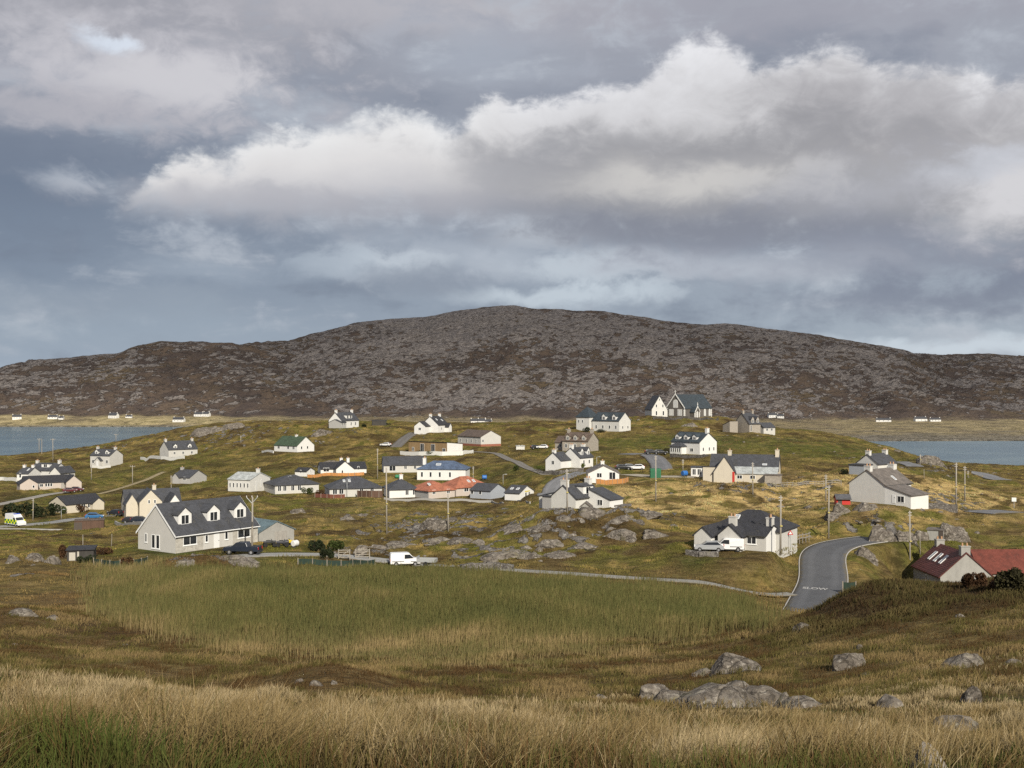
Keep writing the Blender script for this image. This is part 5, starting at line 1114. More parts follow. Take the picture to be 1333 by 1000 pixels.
def vehicle(kind, px, py, head, col, label, cat=None, pos=None):
    g = pos or hit(px, py)
    if g is None: return
    Ln, wd, body, win, gc, ax, wr = PROF[kind]; hw = wd / 2
    root = empty({'car': 'parked_car', 'van': 'parked_van', 'pickup': 'pickup_truck'}.get(kind, kind), g, R(head)); root.rotation_euler[0] = 0
    tag(root, label, cat or {'car': 'car', 'pickup': 'pickup truck'}.get(kind, 'van' if kind == 'van' else kind), 'vehicles parked in the village')
    m = MB(); m.prism(body[::-1], 'y', -hw, hw)
    zt = max(z for x, z in body)                       # sides lean in towards the roof
    m.v = [(x, y * (1 - .13 * max(0, (z - .9) / (zt - .9))), z) for x, y, z in m.v]
    m.build('body', paint(*col), root, bevel=.06)
    zz = lambda z: hw * (1 - .13 * max(0, (z - .9) / (zt - .9)))
    for s in (-1, 1):
        w = MB(); n = len(win); w.poly([(x, s * (zz(z) - .02), z) for x, z in win] + [(x, s * (zz(z) + .012), z) for x, z in win], [list(range(n)), list(range(n, 2 * n))[::-1]] + [(i, (i + 1) % n, n + (i + 1) % n, n + i) for i in range(n)]); w.build('side_window', GLASS, root)
    fi = {'car': (3, 4), 'van': (3, 4), 'ambulance': (3, 4), 'pickup': (3, 4)}[kind]
    def screen(i, j, nm, f0=.12, f1=.9):
        (xa, za), (xb, zb) = body[i], body[j]; d = Vector((xb - xa, 0, zb - za)); nrm = Vector((d.z, 0, -d.x)).normalized(); nrm = nrm if nrm.x * (1 if nm == 'windscreen' else -1) > 0 else -nrm
        pts = []
        for n in (-.02, .014):
            for f, s in ((f0, -1), (f0, 1), (f1, 1), (f1, -1)):
                x, z = xa + d.x * f, za + d.z * f; pts.append((x + nrm.x * n, s * (zz(z) - .12), z + nrm.z * n))
        q = MB(); q.poly(pts, [(0, 1, 2, 3), (7, 6, 5, 4), (0, 1, 5, 4), (1, 2, 6, 5), (2, 3, 7, 6), (3, 0, 4, 7)]); q.build(nm, GLASS, root)
    screen(*fi, 'windscreen')
    if kind == 'car': screen(5, 6, 'rear_window')
    if kind == 'pickup': 
        q = MB(); q.box(-2.5, -1.05, -hw + .12, hw - .12, 1.19, 1.235); q.build('load_bed_cover', BUMP, root)
    for x in ax:
        for s in (-1, 1):
            t = MB(); t.tube((x, s * (hw - .2), wr), (x, s * (hw + .012), wr), wr, wr, 16); to = t.build('wheel', TYRE, root)

            r_ = MB(); r_.tube((x, s * (hw - .02), wr), (x, s * (hw + .03), wr), wr * .58, wr * .5, 10); r_.build('rim', RIM, to)
    for s in (-1, 1):
        l = MB(); l.box(Ln / 2 - .14, Ln / 2 + .02, s * hw * .62 - .17, s * hw * .62 + .17, gc + .28, gc + .46); l.build('headlight', LAMP, root)
        l = MB(); l.box(-Ln / 2 - .02, -Ln / 2 + .1, s * hw * .82 - .09, s * hw * .82 + .09, gc + .35, gc + .75); l.build('tail_light', TAIL, root)
    b = MB(); b.box(Ln / 2 - .1, Ln / 2 + .05, -hw + .05, hw - .05, gc - .06, gc + .2); b.box(-Ln / 2 - .05, -Ln / 2 + .1, -hw + .05, hw - .05, gc - .06, gc + .2); b.build('bumper', BUMP if kind != 'ambulance' else paint('white', (.75, .75, .74)), root)
    if kind == 'ambulance':
        Y, G = m_plain('yellow_livery', (.68, .72, .03), .4, var=.05), m_plain('green_livery', (.015, .16, .05), .4, var=.05)
        for s in (-1, 1):
            c = MB()
            for r_ in range(2):
                for k in range(8):
                    x0 = -2.85 + k * .66; z0 = .55 + r_ * .48; y0 = s * (zz(1.0)); c.box(x0, x0 + .655, min(y0 - s * .01, y0 + s * .014), max(y0 - s * .01, y0 + s * .014), z0, z0 + .475, (k + r_) % 2)
            c.build('chequer_band', [Y, G], root)
        lb = MB(); lb.box(.35, .75, -.7, .7, 2.66, 2.80); lb.build('light_bar', m_plain('blue_beacon', (.03, .08, .5), .2), root)
    if kind == 'van':
        for s in (-1, 1):
            q = MB(); q.box(-1.9, -.2, s * (zz(.75)) - .012, s * (zz(.75)) + .012, .68, .76); q.build('side_trim', BUMP, root)
    return root
WHT, BLK, GRY, MAR, BLU, NAV = ('white', (.76, .76, .75)), ('black', (.022, .023, .026)), ('silver', (.34, .35, .36)), ('maroon', (.10, .018, .025)), ('blue', (.03, .13, .30)), ('navy', (.018, .024, .038))
for a in [('ambulance', 20, 684.3, -38, WHT, 'white ambulance with yellow and green chequers on the left lane'), ('car', 123, 675.5, 15, BLU, 'bright blue car parked in front of the white bungalow'),
          ('car', 91, 641, 20, MAR, 'maroon car nearer the gable of the long pinkish bungalow'), ('car', 100, 639.5, 10, MAR, 'second maroon car, at the right end of the long pinkish bungalow'), ('car', 150, 671, 150, BLK, 'dark car left of the cream gabled house'),
          ('car', 172, 681, 5, BLK, 'left of two dark cars in front of the cream gabled house'), ('car', 183, 680.5, 5, NAV, 'right of two dark cars in front of the cream gabled house'), ('pickup', 316, 721.5, 172, NAV, 'dark navy pickup truck parked outside the large dormer house'),
          ('van', 527, 736.2, 12, WHT, 'white panel van parked on the lane above the reeds'), ('car', 502, 581, 160, WHT, 'small white car on the track left of the timber house'), ('van', 948, 717.5, 171, WHT, 'white van outside the dark hip-roofed house'), ('car', 923, 717.5, 172, GRY, 'grey car in front of the left wing of the hip-roofed house'),
          ('car', 698, 584.5, 15, BLK, 'dark car near the left end of the sandstone house'), ('car', 706, 584, 170, WHT, 'pale car beside a dark one near the sandstone house'), ('car', 811, 611.5, 5, BLK, 'black car right of the gable-fronted bungalow'), ('car', 821, 611, 0, GRY, 'silver car at the middle of three behind the bungalow'), ('car', 829, 611.5, 175, WHT, 'white car rightmost of three behind the gable-fronted bungalow'),
          ('car', 848, 591, 5, BLK, 'left of two black cars beside the three-dormer house'), ('car', 860, 591.5, 5, BLK, 'right of two black cars beside the three-dormer house')]:
    vehicle(*a)
# flat trailer behind the van, quad bikes by the garage
def trailer(px, py, head, label):
    root = empty('trailer', hit(px, py), R(head)); tag(root, label, 'trailer')
    m = MB(); m.box(-1.3, 1.3, -.75, .75, .5, .58); m.build('bed', m_wood('trailer_boards', (.22, .21, .19)), root)
    for n, (a, b, c, d) in {'side_board': (-1.3, 1.3, -.78, -.72), 'side board': (-1.3, 1.3, .72, .78)}.items(): q = MB(); q.box(a, b, c, d, .58, 1.0); q.build('side_board', MET, root)
    q = MB(); q.box(1.24, 1.3, -.72, .72, .58, 1.3); q.box(-1.3, -1.24, -.72, .72, .58, 1.0); q.build('headboard', MET, root)
    q = MB(); q.tube((1.3, 0, .5), (2.3, 0, .5), .05); q.build('drawbar', DARK, root)
    for s in (-1, 1): q = MB(); q.tube((0, s * .8, .33), (0, s * .98, .33), .33, .33, 14); q.build('wheel', TYRE, root)
trailer(556, 736.5, 170, 'grey boarded trailer standing in front of the white van')
def quad(px, py, head, col, label):
    root = empty('quad_bike', hit(px, py), R(head)); tag(root, label, 'quad bike', 'quad bikes outside the garage')
    m = MB(); m.prism([(-.9, .55), (-.2, .5), (.3, .5), (.95, .6), (.95, .82), (.45, .85), (.3, .98), (.0, .8), (-.5, .82), (-.9, .78)], 'y', -.35, .35); m.build('body', col, root, bevel=.05)
    for x in (-.65, .65):
        for s in (-1, 1): q = MB(); q.tube((x, s * .35, .3), (x, s * .6, .3), .3, .3, 12); q.build('wheel', TYRE, root)
    q = MB(); q.tube((.25, -.4, 1.08), (.25, .4, 1.08), .03); q.tube((.35, 0, .85), (.25, 0, 1.08), .04); q.build('handlebar', DARK, root); q = MB(); q.box(-.5, .05, -.18, .18, .8, .95); q.build('seat', BUMP, root)
quad(351, 711.5, 20, m_plain('black_bodywork', (.03, .03, .03), .4), 'black quad bike outside the timber garage'); quad(368, 711.5, 10, m_plain('dark_bodywork', (.05, .05, .06), .4), 'dark quad bike between the black and the yellow ones'); quad(374.5, 710.8, 30, m_plain('yellow_bodywork', (.62, .46, .02), .4), 'yellow quad bike outside the timber garage')
# tanks, container, bins, sign
def small(name, px, py, label, cat, fn, rz=0, dmin=6): 
    g = hit(px, py, dmin); root = empty(name, g, R(rz)); tag(root, label, cat); fn(root); return root
def f_tank(c, k=1.0):
    def f(r): m = MB(); m.tube((-.9 * k, 0, 1.0 * k), (.9 * k, 0, 1.0 * k), .85 * k, .85 * k, 16); m.build('tank', c, r, bevel=.1); q = MB(); q.box(-.7 * k, -.5 * k, -.6 * k, .6 * k, -.2, .5 * k); q.box(.5 * k, .7 * k, -.6 * k, .6 * k, -.2, .5 * k); q.build('cradle', DARK, r)
    return f
def f_box(w, d, h, c, lid=None):
    def f(r):
        m = MB(); m.box(-w / 2, w / 2, -d / 2, d / 2, -.2, h); m.build('body', c, r, bevel=.04); q = MB(); q.box(-w / 2 - .05, w / 2 + .05, -d / 2 - .05, d / 2 + .05, h + .002, h + .14); q.build('lid', lid or c, r, bevel=.03)
        q = MB(); q.box(-w / 2 + .1, w / 2 - .1, -d / 2 - .04, -d / 2 + .01, .1, h - .15); q.build('door', lid or c, r)
    return f
GRN = m_plain('green_paint', (.03, .20, .09), .5); BLP = m_plain('blue_paint', (.03, .14, .42), .45)
small('water_tank', 891, 620, 'blue tank on the rough ground left of the croft house', 'tank', f_tank(BLP, .7), 30)
small('storage_container', 853, 622, 'green container behind a tall pole on the slope', 'container', f_box(2.4, 2, 2, GRN, m_plain('dark_green_paint', (.02, .12, .06), .6)))
small('oil_tank', 630.5, 624.5, 'blue oil tank right of the blue-roofed house', 'tank', f_tank(BLP, .7), 10)
small('oil_tank', 517, 623, 'green oil tank left of the blue-roofed house', 'tank', f_tank(GRN, .6), 5)
small('oil_tank', 384, 712, 'white round tank right of the yellow quad bike', 'tank', f_tank(m_plain('white_plastic', (.68, .68, .66), .4), .55), 60)
def f_sign(tri):
    def f(r):
        m = MB(); m.tube((0, 0, -.3), (0, 0, 2.0), .05); m.build('post', MET, r)
        if tri: q = MB(); q.prism([(-.4, 1.55), (.4, 1.55), (0, 2.25)], 'y', -.09, -.06); q.build('sign_plate', m_plain('red_sign_border', (.5, .03, .03), .4), r); q = MB(); q.prism([(-.22, 1.65), (.22, 1.65), (0, 2.04)], 'y', -.10, -.075); q.build('sign_face', FRAME, r)
        else: q = MB(); q.box(-.42, .42, -.09, -.05, 1.3, 2.1); q.build('sign_plate', FRAME, r)
    return f
small('warning_sign', 1029, 710, 'triangular red-edged warning sign by the fence beside the road', 'road sign', f_sign(True), -12)
small('passing_place_sign', 1320, 661.5, 'white square sign on a post by the tarmac patch at the right', 'road sign', f_sign(False), -20)
# ------------------------------------------------------------------ fences and walls that follow the ground
def fence(pts, h, style, label, name, cat, mat, w=.1, gap=2.2, group=None):
    P3 = [hit(p[0], p[1], 112 if p[0] > 1000 else 6) for p in pts]; A = np.array([[p.x, p.y] for p in P3 if p]); L = np.concatenate([[0], np.cumsum(np.hypot(*np.diff(A, axis=0).T))])
    n = max(int(L[-1] / .9), 2); t = np.linspace(0, L[-1], n + 1); x = np.interp(t, L, A[:, 0]); y = np.interp(t, L, A[:, 1]); z = ground_z(x, y); z = blur(z, 1.2, 0) if n > 6 else z
    o = empty(name, (x[0], y[0], z[0])); tag(o, label, cat, group); m = MB(); x, y, z = x - x[0], y - y[0], z - z[0]
    lo, hi = (-.5, h)
    rails = {'wall': [(lo, hi)], 'board': [(.05, hi)], 'net': [(.02, hi)], 'rail': [(h * .35, h * .48), (h * .82, h * .95)], 'pale': [(.1, hi)]}[style]
    for i in range(n):
        d = Vector((x[i + 1] - x[i], y[i + 1] - y[i])).normalized(); nx, ny = -d.y * w / 2, d.x * w / 2; hj = hi
        for a, b in rails:
            b0 = b + (random.uniform(-.12, .08) * h if style == 'wall' and w > .3 else 0)
            p = [(x[i + q] + s * nx, y[i + q] + s * ny, z[i + q] + v) for v in (a, b0) for q in (0, 1) for s in (-1, 1)]
            m.poly(p, [(0, 1, 3, 2), (4, 6, 7, 5), (0, 2, 6, 4), (1, 5, 7, 3), (0, 4, 5, 1), (2, 3, 7, 6)])
    m.build({'wall': 'stonework', 'net': 'netting', 'rail': 'rails'}.get(style, 'panel'), mat, o)
    if style != 'wall':
        k = max(int(gap / .9), 1)
        for i in range(0, n + 1, k):
            q = MB(); q.box(x[i] - .06, x[i] + .06, y[i] - .06, y[i] + .06, z[i] - .4, z[i] + h + .12); q.build('post', m_wood('fence_post_wood', (.24, .21, .17)), o)
    return o
WWALL = m_plaster('whitewashed_wall', (.66, .65, .61), .35); DRY = m_rock('dry_stone', 1.4)
fence([(183, 598.5), (210, 598), (240, 597.5)], 1.1, 'wall', 'long white wall below the pale cottage on the left', 'garden_wall', 'wall', WWALL, .25)
fence([(118, 608.5), (144, 608.8)], .9, 'wall', 'low white wall in front of the lone grey stone house', 'garden_wall', 'wall', WWALL, .25)
fence([(-14, 624), (5, 625.5), (22, 627)], 1.2, 'wall', 'white wall at the left edge beside the two-chimney cottage', 'garden_wall', 'wall', WWALL, .25)
fence([(521, 592), (545, 592.8), (575, 593.3), (602, 592.5), (616, 590.5)], 1.3, 'wall', 'white wall in front of the flat-roofed timber house', 'garden_wall', 'wall', WWALL, .25)
fence([(341, 589.5), (356, 590)], .8, 'wall', 'short grey wall left of the green-roofed bungalow', 'garden_wall', 'wall', WWALL, .25)
OR = m_wood('orange_fence_boards', (.52, .24, .075), 1.0)
fence([(400, 622), (418, 620.5), (445, 619.5), (474, 618.5)], .95, 'board', 'orange board fence in front of the dark-roofed white cottage', 'board_fence', 'fence', OR, .06)
fence([(776, 630.5), (795, 630.8), (812, 629.5), (818, 627.5)], 1.1, 'board', 'bright orange timber fence below the gable-fronted bungalow', 'board_fence', 'fence', OR, .06)
fence([(465, 647.5), (482, 648), (498, 648)], 1.7, 'board', 'tall brown board fence at the wide hip-roofed bungalow', 'board_fence', 'fence', m_wood('brown_fence_boards', (.13, .075, .05)), .06)
fence([(410, 648), (430, 649), (449, 648.5)], 1.0, 'board', 'low red-brown fence left of the wide bungalow', 'board_fence', 'fence', m_wood('red_brown_fence_boards', (.16, .055, .035)), .06)
fence([(500, 650), (540, 651.5), (590, 652.5), (640, 653.5), (690, 655.5)], .5, 'wall', 'long low grey wall below the orange and white cottages', 'garden_wall', 'wall', m_plaster('grey_coping_wall', (.33, .32, .30), .5), .25)
GN = m_wood('green_windbreak_net', (.016, .036, .026), 1.2)
fence([(388, 735), (420, 737), (455, 737.5), (488, 735)], .75, 'net', 'dark green windbreak netting beside the white van', 'netting_fence', 'fence', GN, .05)
fence([(122, 736), (150, 739), (178, 737.5), (192, 733.5)], .9, 'net', 'dark green netting fence right of the hen shed', 'netting_fence', 'fence', GN, .05)
fence([(1000, 712), (1018, 710), (1040, 705), (1055, 701)], 1.0, 'rail', 'post and rail fence between the hip-roofed house and the road', 'rail_fence', 'fence', PW, .07, 1.8)
fence([(150, 682), (185, 683.5)], .7, 'wall', 'low grey wall in front of the cars at the cream house', 'garden_wall', 'wall', m_plaster('grey_coping_wall', (.33, .32, .30), .5), .3)
fence([(1010, 636), (1040, 632.5), (1075, 631), (1095, 632)], .9, 'rail', 'thin wire fence line right of the croft house', 'rail_fence', 'fence', PW, .05, 2.6)
fence([(872, 594.5), (915, 595.8), (935, 594)], .9, 'wall', 'dark garden wall in front of the three-dormer house', 'garden_wall', 'wall', m_rock('dark_dry_stone', 1.4, .6), .4)
fence([(850, 546), (880, 546.6), (912, 547.2), (935, 546.8)], 1.0, 'wall', 'dark churchyard wall on the skyline below the church', 'garden_wall', 'wall', m_rock('dark_dry_stone', 1.4, .6), .5)
fence([(893, 722), (910, 724.5), (935, 724)], .7, 'wall', 'rough stone wall in front of the grey car and white van', 'dry_stone_wall', 'wall', DRY, .6)
fence([(600, 741), (640, 738), (668, 742)], .6, 'wall', 'tumbled stone dyke beside the lane above the reeds', 'dry_stone_wall', 'wall', DRY, .7)
fence([(1208, 661), (1228, 662), (1246, 664)], 1.0, 'wall', 'tumbled stone dyke below the two right-hand poles', 'dry_stone_wall', 'wall', DRY, .9)
fence([(700, 617), (730, 617), (760, 613)], .8, 'wall', 'stone wall beside the curving road below the bright white cottage', 'dry_stone_wall', 'wall', DRY, .5)
fence([(1097, 769), (1105, 770), (1114, 769)], 1.1, 'board', 'dark green board fence at the near end of the road', 'board_fence', 'fence', m_wood('dark_green_boards', (.02, .04, .026)), .06)
def gate(px, py, w, label):
    g = hit(px, py); root = empty('wooden_hurdle', g, R(10)); tag(root, label, 'gate', 'wooden hurdles beside the netting'); m = MB()
    for z in (.3, .65, 1.0, 1.3): m.box(-w / 2, w / 2, -.03, .03, z, z + .1)
    m.build('rails', PW, root); q = MB(); q.tube((-w / 2, 0, .3), (w / 2, 0, 1.35), .05); q.build('brace', PW, root)
    for x in (-w / 2, w / 2): q = MB(); q.box(x - .07, x + .07, -.07, .07, -.3, 1.5); q.build('post', PW, root)
gate(448, 728.5, 1.6, 'wooden hurdle with brace, left of the pair by the bushes'); gate(472, 728, 2.0, 'slatted wooden hurdle, right of the pair by the bushes')
# ------------------------------------------------------------------ far white houses across the water and under the mountain
def far_house(px, py, w, h, label, th=10, roofm='slate', g=2):
    p = mtn_at(px, py); root = empty('house', p, R(th)); tag(root, label, 'house', 'far houses across the water'); wm = WM('white')
    b = block(root, 0, 0, w, 6, h * .55, h, 'x', 'gable', wm, RM(roofm)); chimney(root, b, .06, .8, .8, wm, 1); chimney(root, b, .94, .8, .8, wm, 1)
    for u in (.2, .5, .8): opening(root, b, ('F', u, 1, 1.1, 1.2, 'w'), sill=False)
for a in [(22, 546, 11, 6, 'far white house at the left edge of the far shore', 25), (69, 545.5, 12, 5, 'far pale house second from the left on the far shore', 5), (80, 546, 6, 4, 'tiny far building beside the second far house', 5), (148, 544.5, 13, 7, 'far white house with dark roof in the middle of the left far shore', -20),
          (168, 544, 8, 3.5, 'low far building right of the middle far house', 5), (233, 549.5, 15, 6, 'far white house on the turf above the bay head', -10), (259, 542, 12, 5.5, 'left of two far white houses above the head of the left bay', -10), (269, 542, 9, 6, 'right of two far white houses above the head of the left bay', -15),
          (1005, 543.5, 12, 6, 'far white house right of the tall tan-grey house', 10), (1016, 544, 9, 5, 'small far white house beside another, right of the church hill', -10), (1150, 549.5, 19, 5, 'far white bungalow left of the far pair on the right moor', -12),
          (1198, 548.5, 17, 6, 'left house of the far pair on the right moor', 10), (1217, 549, 14, 5, 'right house of the far pair on the right moor', 0)]:
    far_house(*a)
for a in [(618, 552, 10, 6, 'far white house left of three under the mountain middle', 10), (627, 551.5, 10, 6, 'far white house at the middle of three under the mountain', 15), (636, 552, 8, 5, 'far white house right of three under the mountain middle', -10)]:
    far_house(*a)
# ------------------------------------------------------------------ boulders and outcrops
def rock_mesh(seed, sub, sx, sy, sz, cuts=9, rough=.16, fine=.05):
    bm = bmesh.new(); bmesh.ops.create_icosphere(bm, subdivisions=sub, radius=1.0)
    co = np.array([v.co[:] for v in bm.verts]); rs = np.random.RandomState(seed)
    for k in range(cuts):                       # flat fracture faces
        n = rs.normal(size=3); n[2] = abs(n[2]) * .8 + .1; n /= np.linalg.norm(n); d = rs.uniform(.55, .86)
        ex = co @ n - d; co -= np.outer(np.maximum(ex, 0) * .92, n)
    r = fbm(co[:, 0] * 1.7 + seed, co[:, 1] * 1.7 + co[:, 2] * 1.3, 4, seed) * rough + ridged(co[:, 0] * 3 + seed, co[:, 1] * 3 - co[:, 2] * 2.5, 3, seed + 5) * fine
    co = co * (1 + r[:, None]); co *= np.array([sx, sy, sz])
    me = bpy.data.meshes.new('rock')
    for v, c in zip(bm.verts, co): v.co = c
    bm.to_mesh(me); bm.free(); return me
ROCKN = m_rock('near_rock', 1.7, 1.0, (1.02, .97, .89)); ROCKM = m_rock('outcrop_rock', .9, .97, (1.1, 1.05, .97))
RK = 0
NEAR_ROCKS = []
def rock(px, py, wp, hp, label, depth=.8, tilt=0.0, sub=4, name='rock', D=None, near=None, group='rocks and outcrops', cuts=9, yaw=None, back=0.0):
    """px, py: middle of the base line in the photograph; wp, hp: width and height there in pixels"""
    global RK; RK += 1
    g = hit(px, py) if D is None else at(px, py, D)
    w, h = wp / FX * g.y, hp / FX * g.y
    if g.y < 60: w *= 1.12; h *= 1.12
    if 150 < g.y < 260 and px < 1080: w *= 1.05; h *= .5
    if g.y < 60: NEAR_ROCKS.append((g.x, g.y, w / 2))
    me = rock_mesh(100 + RK, sub, w / 2 * 1.08, w / 2 * depth, h * (1.1 if g.y < 90 else 1.2), cuts + (4 if g.y > 90 else 6), .2 if g.y > 90 else .10, .08 if g.y > 90 else .035)
    me.materials.append(ROCKN if g.y < 90 else ROCKM)
    me.polygons.foreach_set('use_smooth', [g.y < 0] * len(me.polygons))
    o = link(name, me); o.location = (g.x, g.y + w / 2 * depth * .55 + back, g.z - h * (.10 if g.y < 90 else .2)); o.rotation_euler = (0, R(tilt), R(random.uniform(-15, 15) if yaw is None else yaw))
    return tag(o, label, 'rock', group)
for a in [(946, 922, 122, 29, 'broad lichened slab, biggest of the foreground outcrop', .8, 6, 5), (1006, 921, 84, 20, 'split grey slab just right of the biggest foreground rock', .8, 14, 5), (1022, 921, 30, 18, 'squarish pale block between two slabs of the foreground outcrop', .8, 0, 5), (1052, 921, 52, 13, 'low flat rock at the right end of the foreground outcrop', .8, 5, 5),
          (880, 915, 56, 16, 'rounded grey boulder left of the biggest foreground slab', .8, 0, 5), (850, 912, 44, 23, 'dark rock at the left end of the foreground outcrop', .8, -5, 5),
          (956, 875, 62, 19, 'dark lichen-spotted rock behind the foreground outcrop', .8, -12, 5), (920, 880, 30, 9, 'small rock left of the dark lichen-spotted one', .8, 0, 4), (1106, 870, 50, 20, 'craggy grey rock standing alone right of the dark spotted rock', .8, -6, 5), (1258, 869, 54, 13, 'flat pale slab in the grass at the right', .9, -8, 5), (1322, 866, 24, 9, 'pale flat stone at the right edge', .9, -10, 4),
          (1268, 916, 28, 22, 'upright dark stone below the flat pale slab', .8, 8, 5), (1242, 951, 60, 22, 'long lichened slab in the grass at the lower right', .8, -9, 5), (1213, 1004, 46, 36, 'mossy rock at the bottom edge on the right', .9, 0, 5), (1162, 920, 42, 14, 'low rock right of the foreground outcrop', .8, -5, 4), (1045, 822, 34, 12, 'grey rock on the flank of the heather ridge', .8, -10, 4), (1120, 845, 10, 8, 'little stone below the heather ridge', .8, 0, 3),
          (1124, 733, 46, 19, 'dark steep rock face beside the road bend', .9, -10, 4), (1148, 708, 44, 24, 'biggest boulder of the roadside outcrop', .9, 5, 4), (1178, 707, 38, 20, 'leaning block right of the biggest roadside boulder', .8, 20, 4), (1200, 704, 28, 15, 'smaller block in the middle of the roadside outcrop', .8, 10, 4), (1241, 704, 46, 27, 'dark overhanging rock above the red-roofed cottage', .9, -14, 4), (1132, 735, 26, 14, 'low rock at the foot of the roadside outcrop', .8, 0, 4),
          (1099, 669, 26, 14, 'grey boulder left of the catslide house', .8, 0, 4), (1128, 664, 30, 12, 'pale boulder in front of the catslide gable', .8, 0, 4), (1085, 676, 28, 10, 'low rock between the two poles and the catslide house', .8, 0, 4),
          (660, 726, 56, 20, 'big pale boulder above the lane, left of a pair', .8, 0, 4), (690, 727, 34, 20, 'boulder right of the big pale one above the lane', .8, 5, 4), (732, 727, 44, 15, 'low grey slab right of the pair of boulders above the lane', .8, 10, 4), (640, 733, 24, 12, 'dark boulder left of the big pale one', .8, 0, 4),
          (600, 707, 44, 16, 'rounded outcrop at the foot of the pole below the orange roof', .8, 0, 4), (572, 704, 30, 12, 'outcrop left of the pole below the orange roof', .8, 0, 4), (622, 708, 22, 12, 'outcrop right of the pole below the orange roof', .8, 0, 4), (564, 684, 38, 20, 'cracked outcrop in the middle of the rocky slope', .8, 0, 4), (588, 678, 16, 9, 'small rock beside the cracked outcrop', .8, 0, 3),
          (720, 708, 44, 18, 'dark outcrop below the flat-dormer cottage', .8, 8, 4), (765, 714, 44, 14, 'craggy outcrop on the slope left of the hip-roofed house', .8, 5, 4), (700, 690, 50, 14, 'shelving rock below the flat-dormer cottage', .7, -12, 4), (664, 690, 40, 12, 'slanting grey shelf left of the flat-dormer cottage', .7, -14, 4), (812, 702, 56, 26, 'large striated outcrop between the pole and the hip-roofed house', .8, -6, 4), (856, 700, 44, 20, 'outcrop right of the large striated one', .8, 8, 4), (806, 678, 40, 12, 'dark slanting rock below the low white outbuilding', .7, -16, 4), (840, 672, 36, 10, 'small outcrop right of the low white outbuilding', .7, -8, 4),
          (240, 734, 46, 9, 'flat grey slab in front of the dormer house, left', .9, 0, 4), (300, 733, 60, 11, 'flat grey slab in front of the dormer house, right', .9, 4, 4), (40, 728, 34, 8, 'grey rock on the left hummock', .8, 0, 4), (14, 733, 26, 9, 'rock at the left edge below the lane', .8, 0, 4), (66, 733, 24, 11, 'brown rock left of the hen shed', .8, 0, 4), (26, 802, 46, 9, 'low rocks in the turf at the left edge', .8, 4, 4), (66, 806, 20, 5, 'tiny stones right of the left-edge rocks', .8, 0, 3),
          (490, 714, 24, 12, 'boulder above the hurdles and netting', .8, 0, 4), (468, 716, 16, 14, 'rounded boulder behind the wooden hurdles', .8, 0, 4), (520, 712, 40, 12, 'pale rocky bank behind the white van', .8, 0, 4), (385, 668, 20, 14, 'rock on the slope below the bungalow with green bush', .8, -25, 4), (452, 676, 24, 8, 'pale rock left of the tallest pole', .8, 0, 4), (470, 672, 16, 6, 'small pale rock near the tallest pole', .8, 0, 3),
          (430, 606, 46, 9, 'pale crag behind the dark-roofed white cottage', .7, 0, 4), (420, 566, 28, 8, 'rock on the hill below the wide-dormer house', .7, -15, 4), (265, 566, 50, 12, 'dark crag on the left headland', .7, -12, 4), (300, 558, 40, 8, 'crag right of the dark one on the left headland', .7, -8, 4),
          (1215, 604, 34, 12, 'pale crag above the right shore', .7, 12, 4), (900, 556, 22, 7, 'pale rock below the church', .7, 0, 4), (410, 893, 16, 6, 'small stone on the turf mound in the near moor', .8, 0, 3), (388, 889, 12, 6, 'dark stone at the left of the turf mound', .8, 0, 3), (434, 891, 9, 5, 'pale stone at the right of the turf mound', .8, 0, 3)]:
    rock(*a)
# loose stones too many to tell apart
rs = np.random.RandomState(5); PV, PF, PS = [], [], []; off = 0
protos = []
for k in range(6):
    me = rock_mesh(700 + k, 2, 1, .8, .7, 7); protos.append((np.array([v.co[:] for v in me.vertices]), np.array([p.vertices[:] for p in me.polygons]))); bpy.data.meshes.remove(me)
N = 26000; spx = rs.uniform(-40, 1380, N); sD = np.exp(rs.uniform(math.log(34), math.log(520), N)); prob = rough_mask(spx, sD) ** 1.5 * .5 + .012; prob = np.where(sD < 140, prob * .25, prob)
X_, Y_ = (spx - CX) / FX * sD, sD; pyx = CY + (CAMZ - ground_z(X_, Y_, False)) / sD * FX
cl = fbm(X_ / 7, Y_ / 7, 2, 222); keep = (rs.rand(N) < prob * (cl > .03)) & ~in_poly(spx, pyx, MARSH)
def clear(X, Y, m=1.0):
    ok = np.ones(X.shape, bool)
    for x, y, c, s, hl, hd, z in PADS:
        u, v = np.abs((X - x) * c + (Y - y) * s), np.abs(-(X - x) * s + (Y - y) * c); ok &= ~((u < hl + m) & (v < hd + m))
    for name, xy, z, w, c in ROADS:
        mm = (X > xy[:, 0].min() - w) & (X < xy[:, 0].max() + w) & (Y > xy[:, 1].min() - w) & (Y < xy[:, 1].max() + w)
        idx = np.nonzero(mm)[0]
        for i in range(0, len(idx), 4000):
            j = idx[i:i + 4000]; d = np.min((X[j][:, None] - xy[None, :, 0]) ** 2 + (Y[j][:, None] - xy[None, :, 1]) ** 2, 1); ok[j] &= d > (w / 2 + .35 * m) ** 2
    return ok
X_, Y_ = X_[keep], Y_[keep]; kk = clear(X_, Y_, 1.5); X_, Y_ = X_[kk], Y_[kk]; Z_ = ground_z(X_, Y_)
for x, y, z in zip(X_, Y_, Z_):
    v, f = protos[rs.randint(6)]; a = rs.uniform(0, 6.28); s = np.exp(rs.normal(-.75, .55)) * (1.0 if y > 140 else .45); c_, s_ = math.cos(a), math.sin(a)
    q = v * np.array([s * rs.uniform(.8, 1.5), s, s * rs.uniform(.45, .9)]); q = np.stack([q[:, 0] * c_ - q[:, 1] * s_ + x, q[:, 0] * s_ + q[:, 1] * c_ + y, q[:, 2] + z - .06 * s], 1)
    PV.append(q); PF.append(f + off); off += len(v)
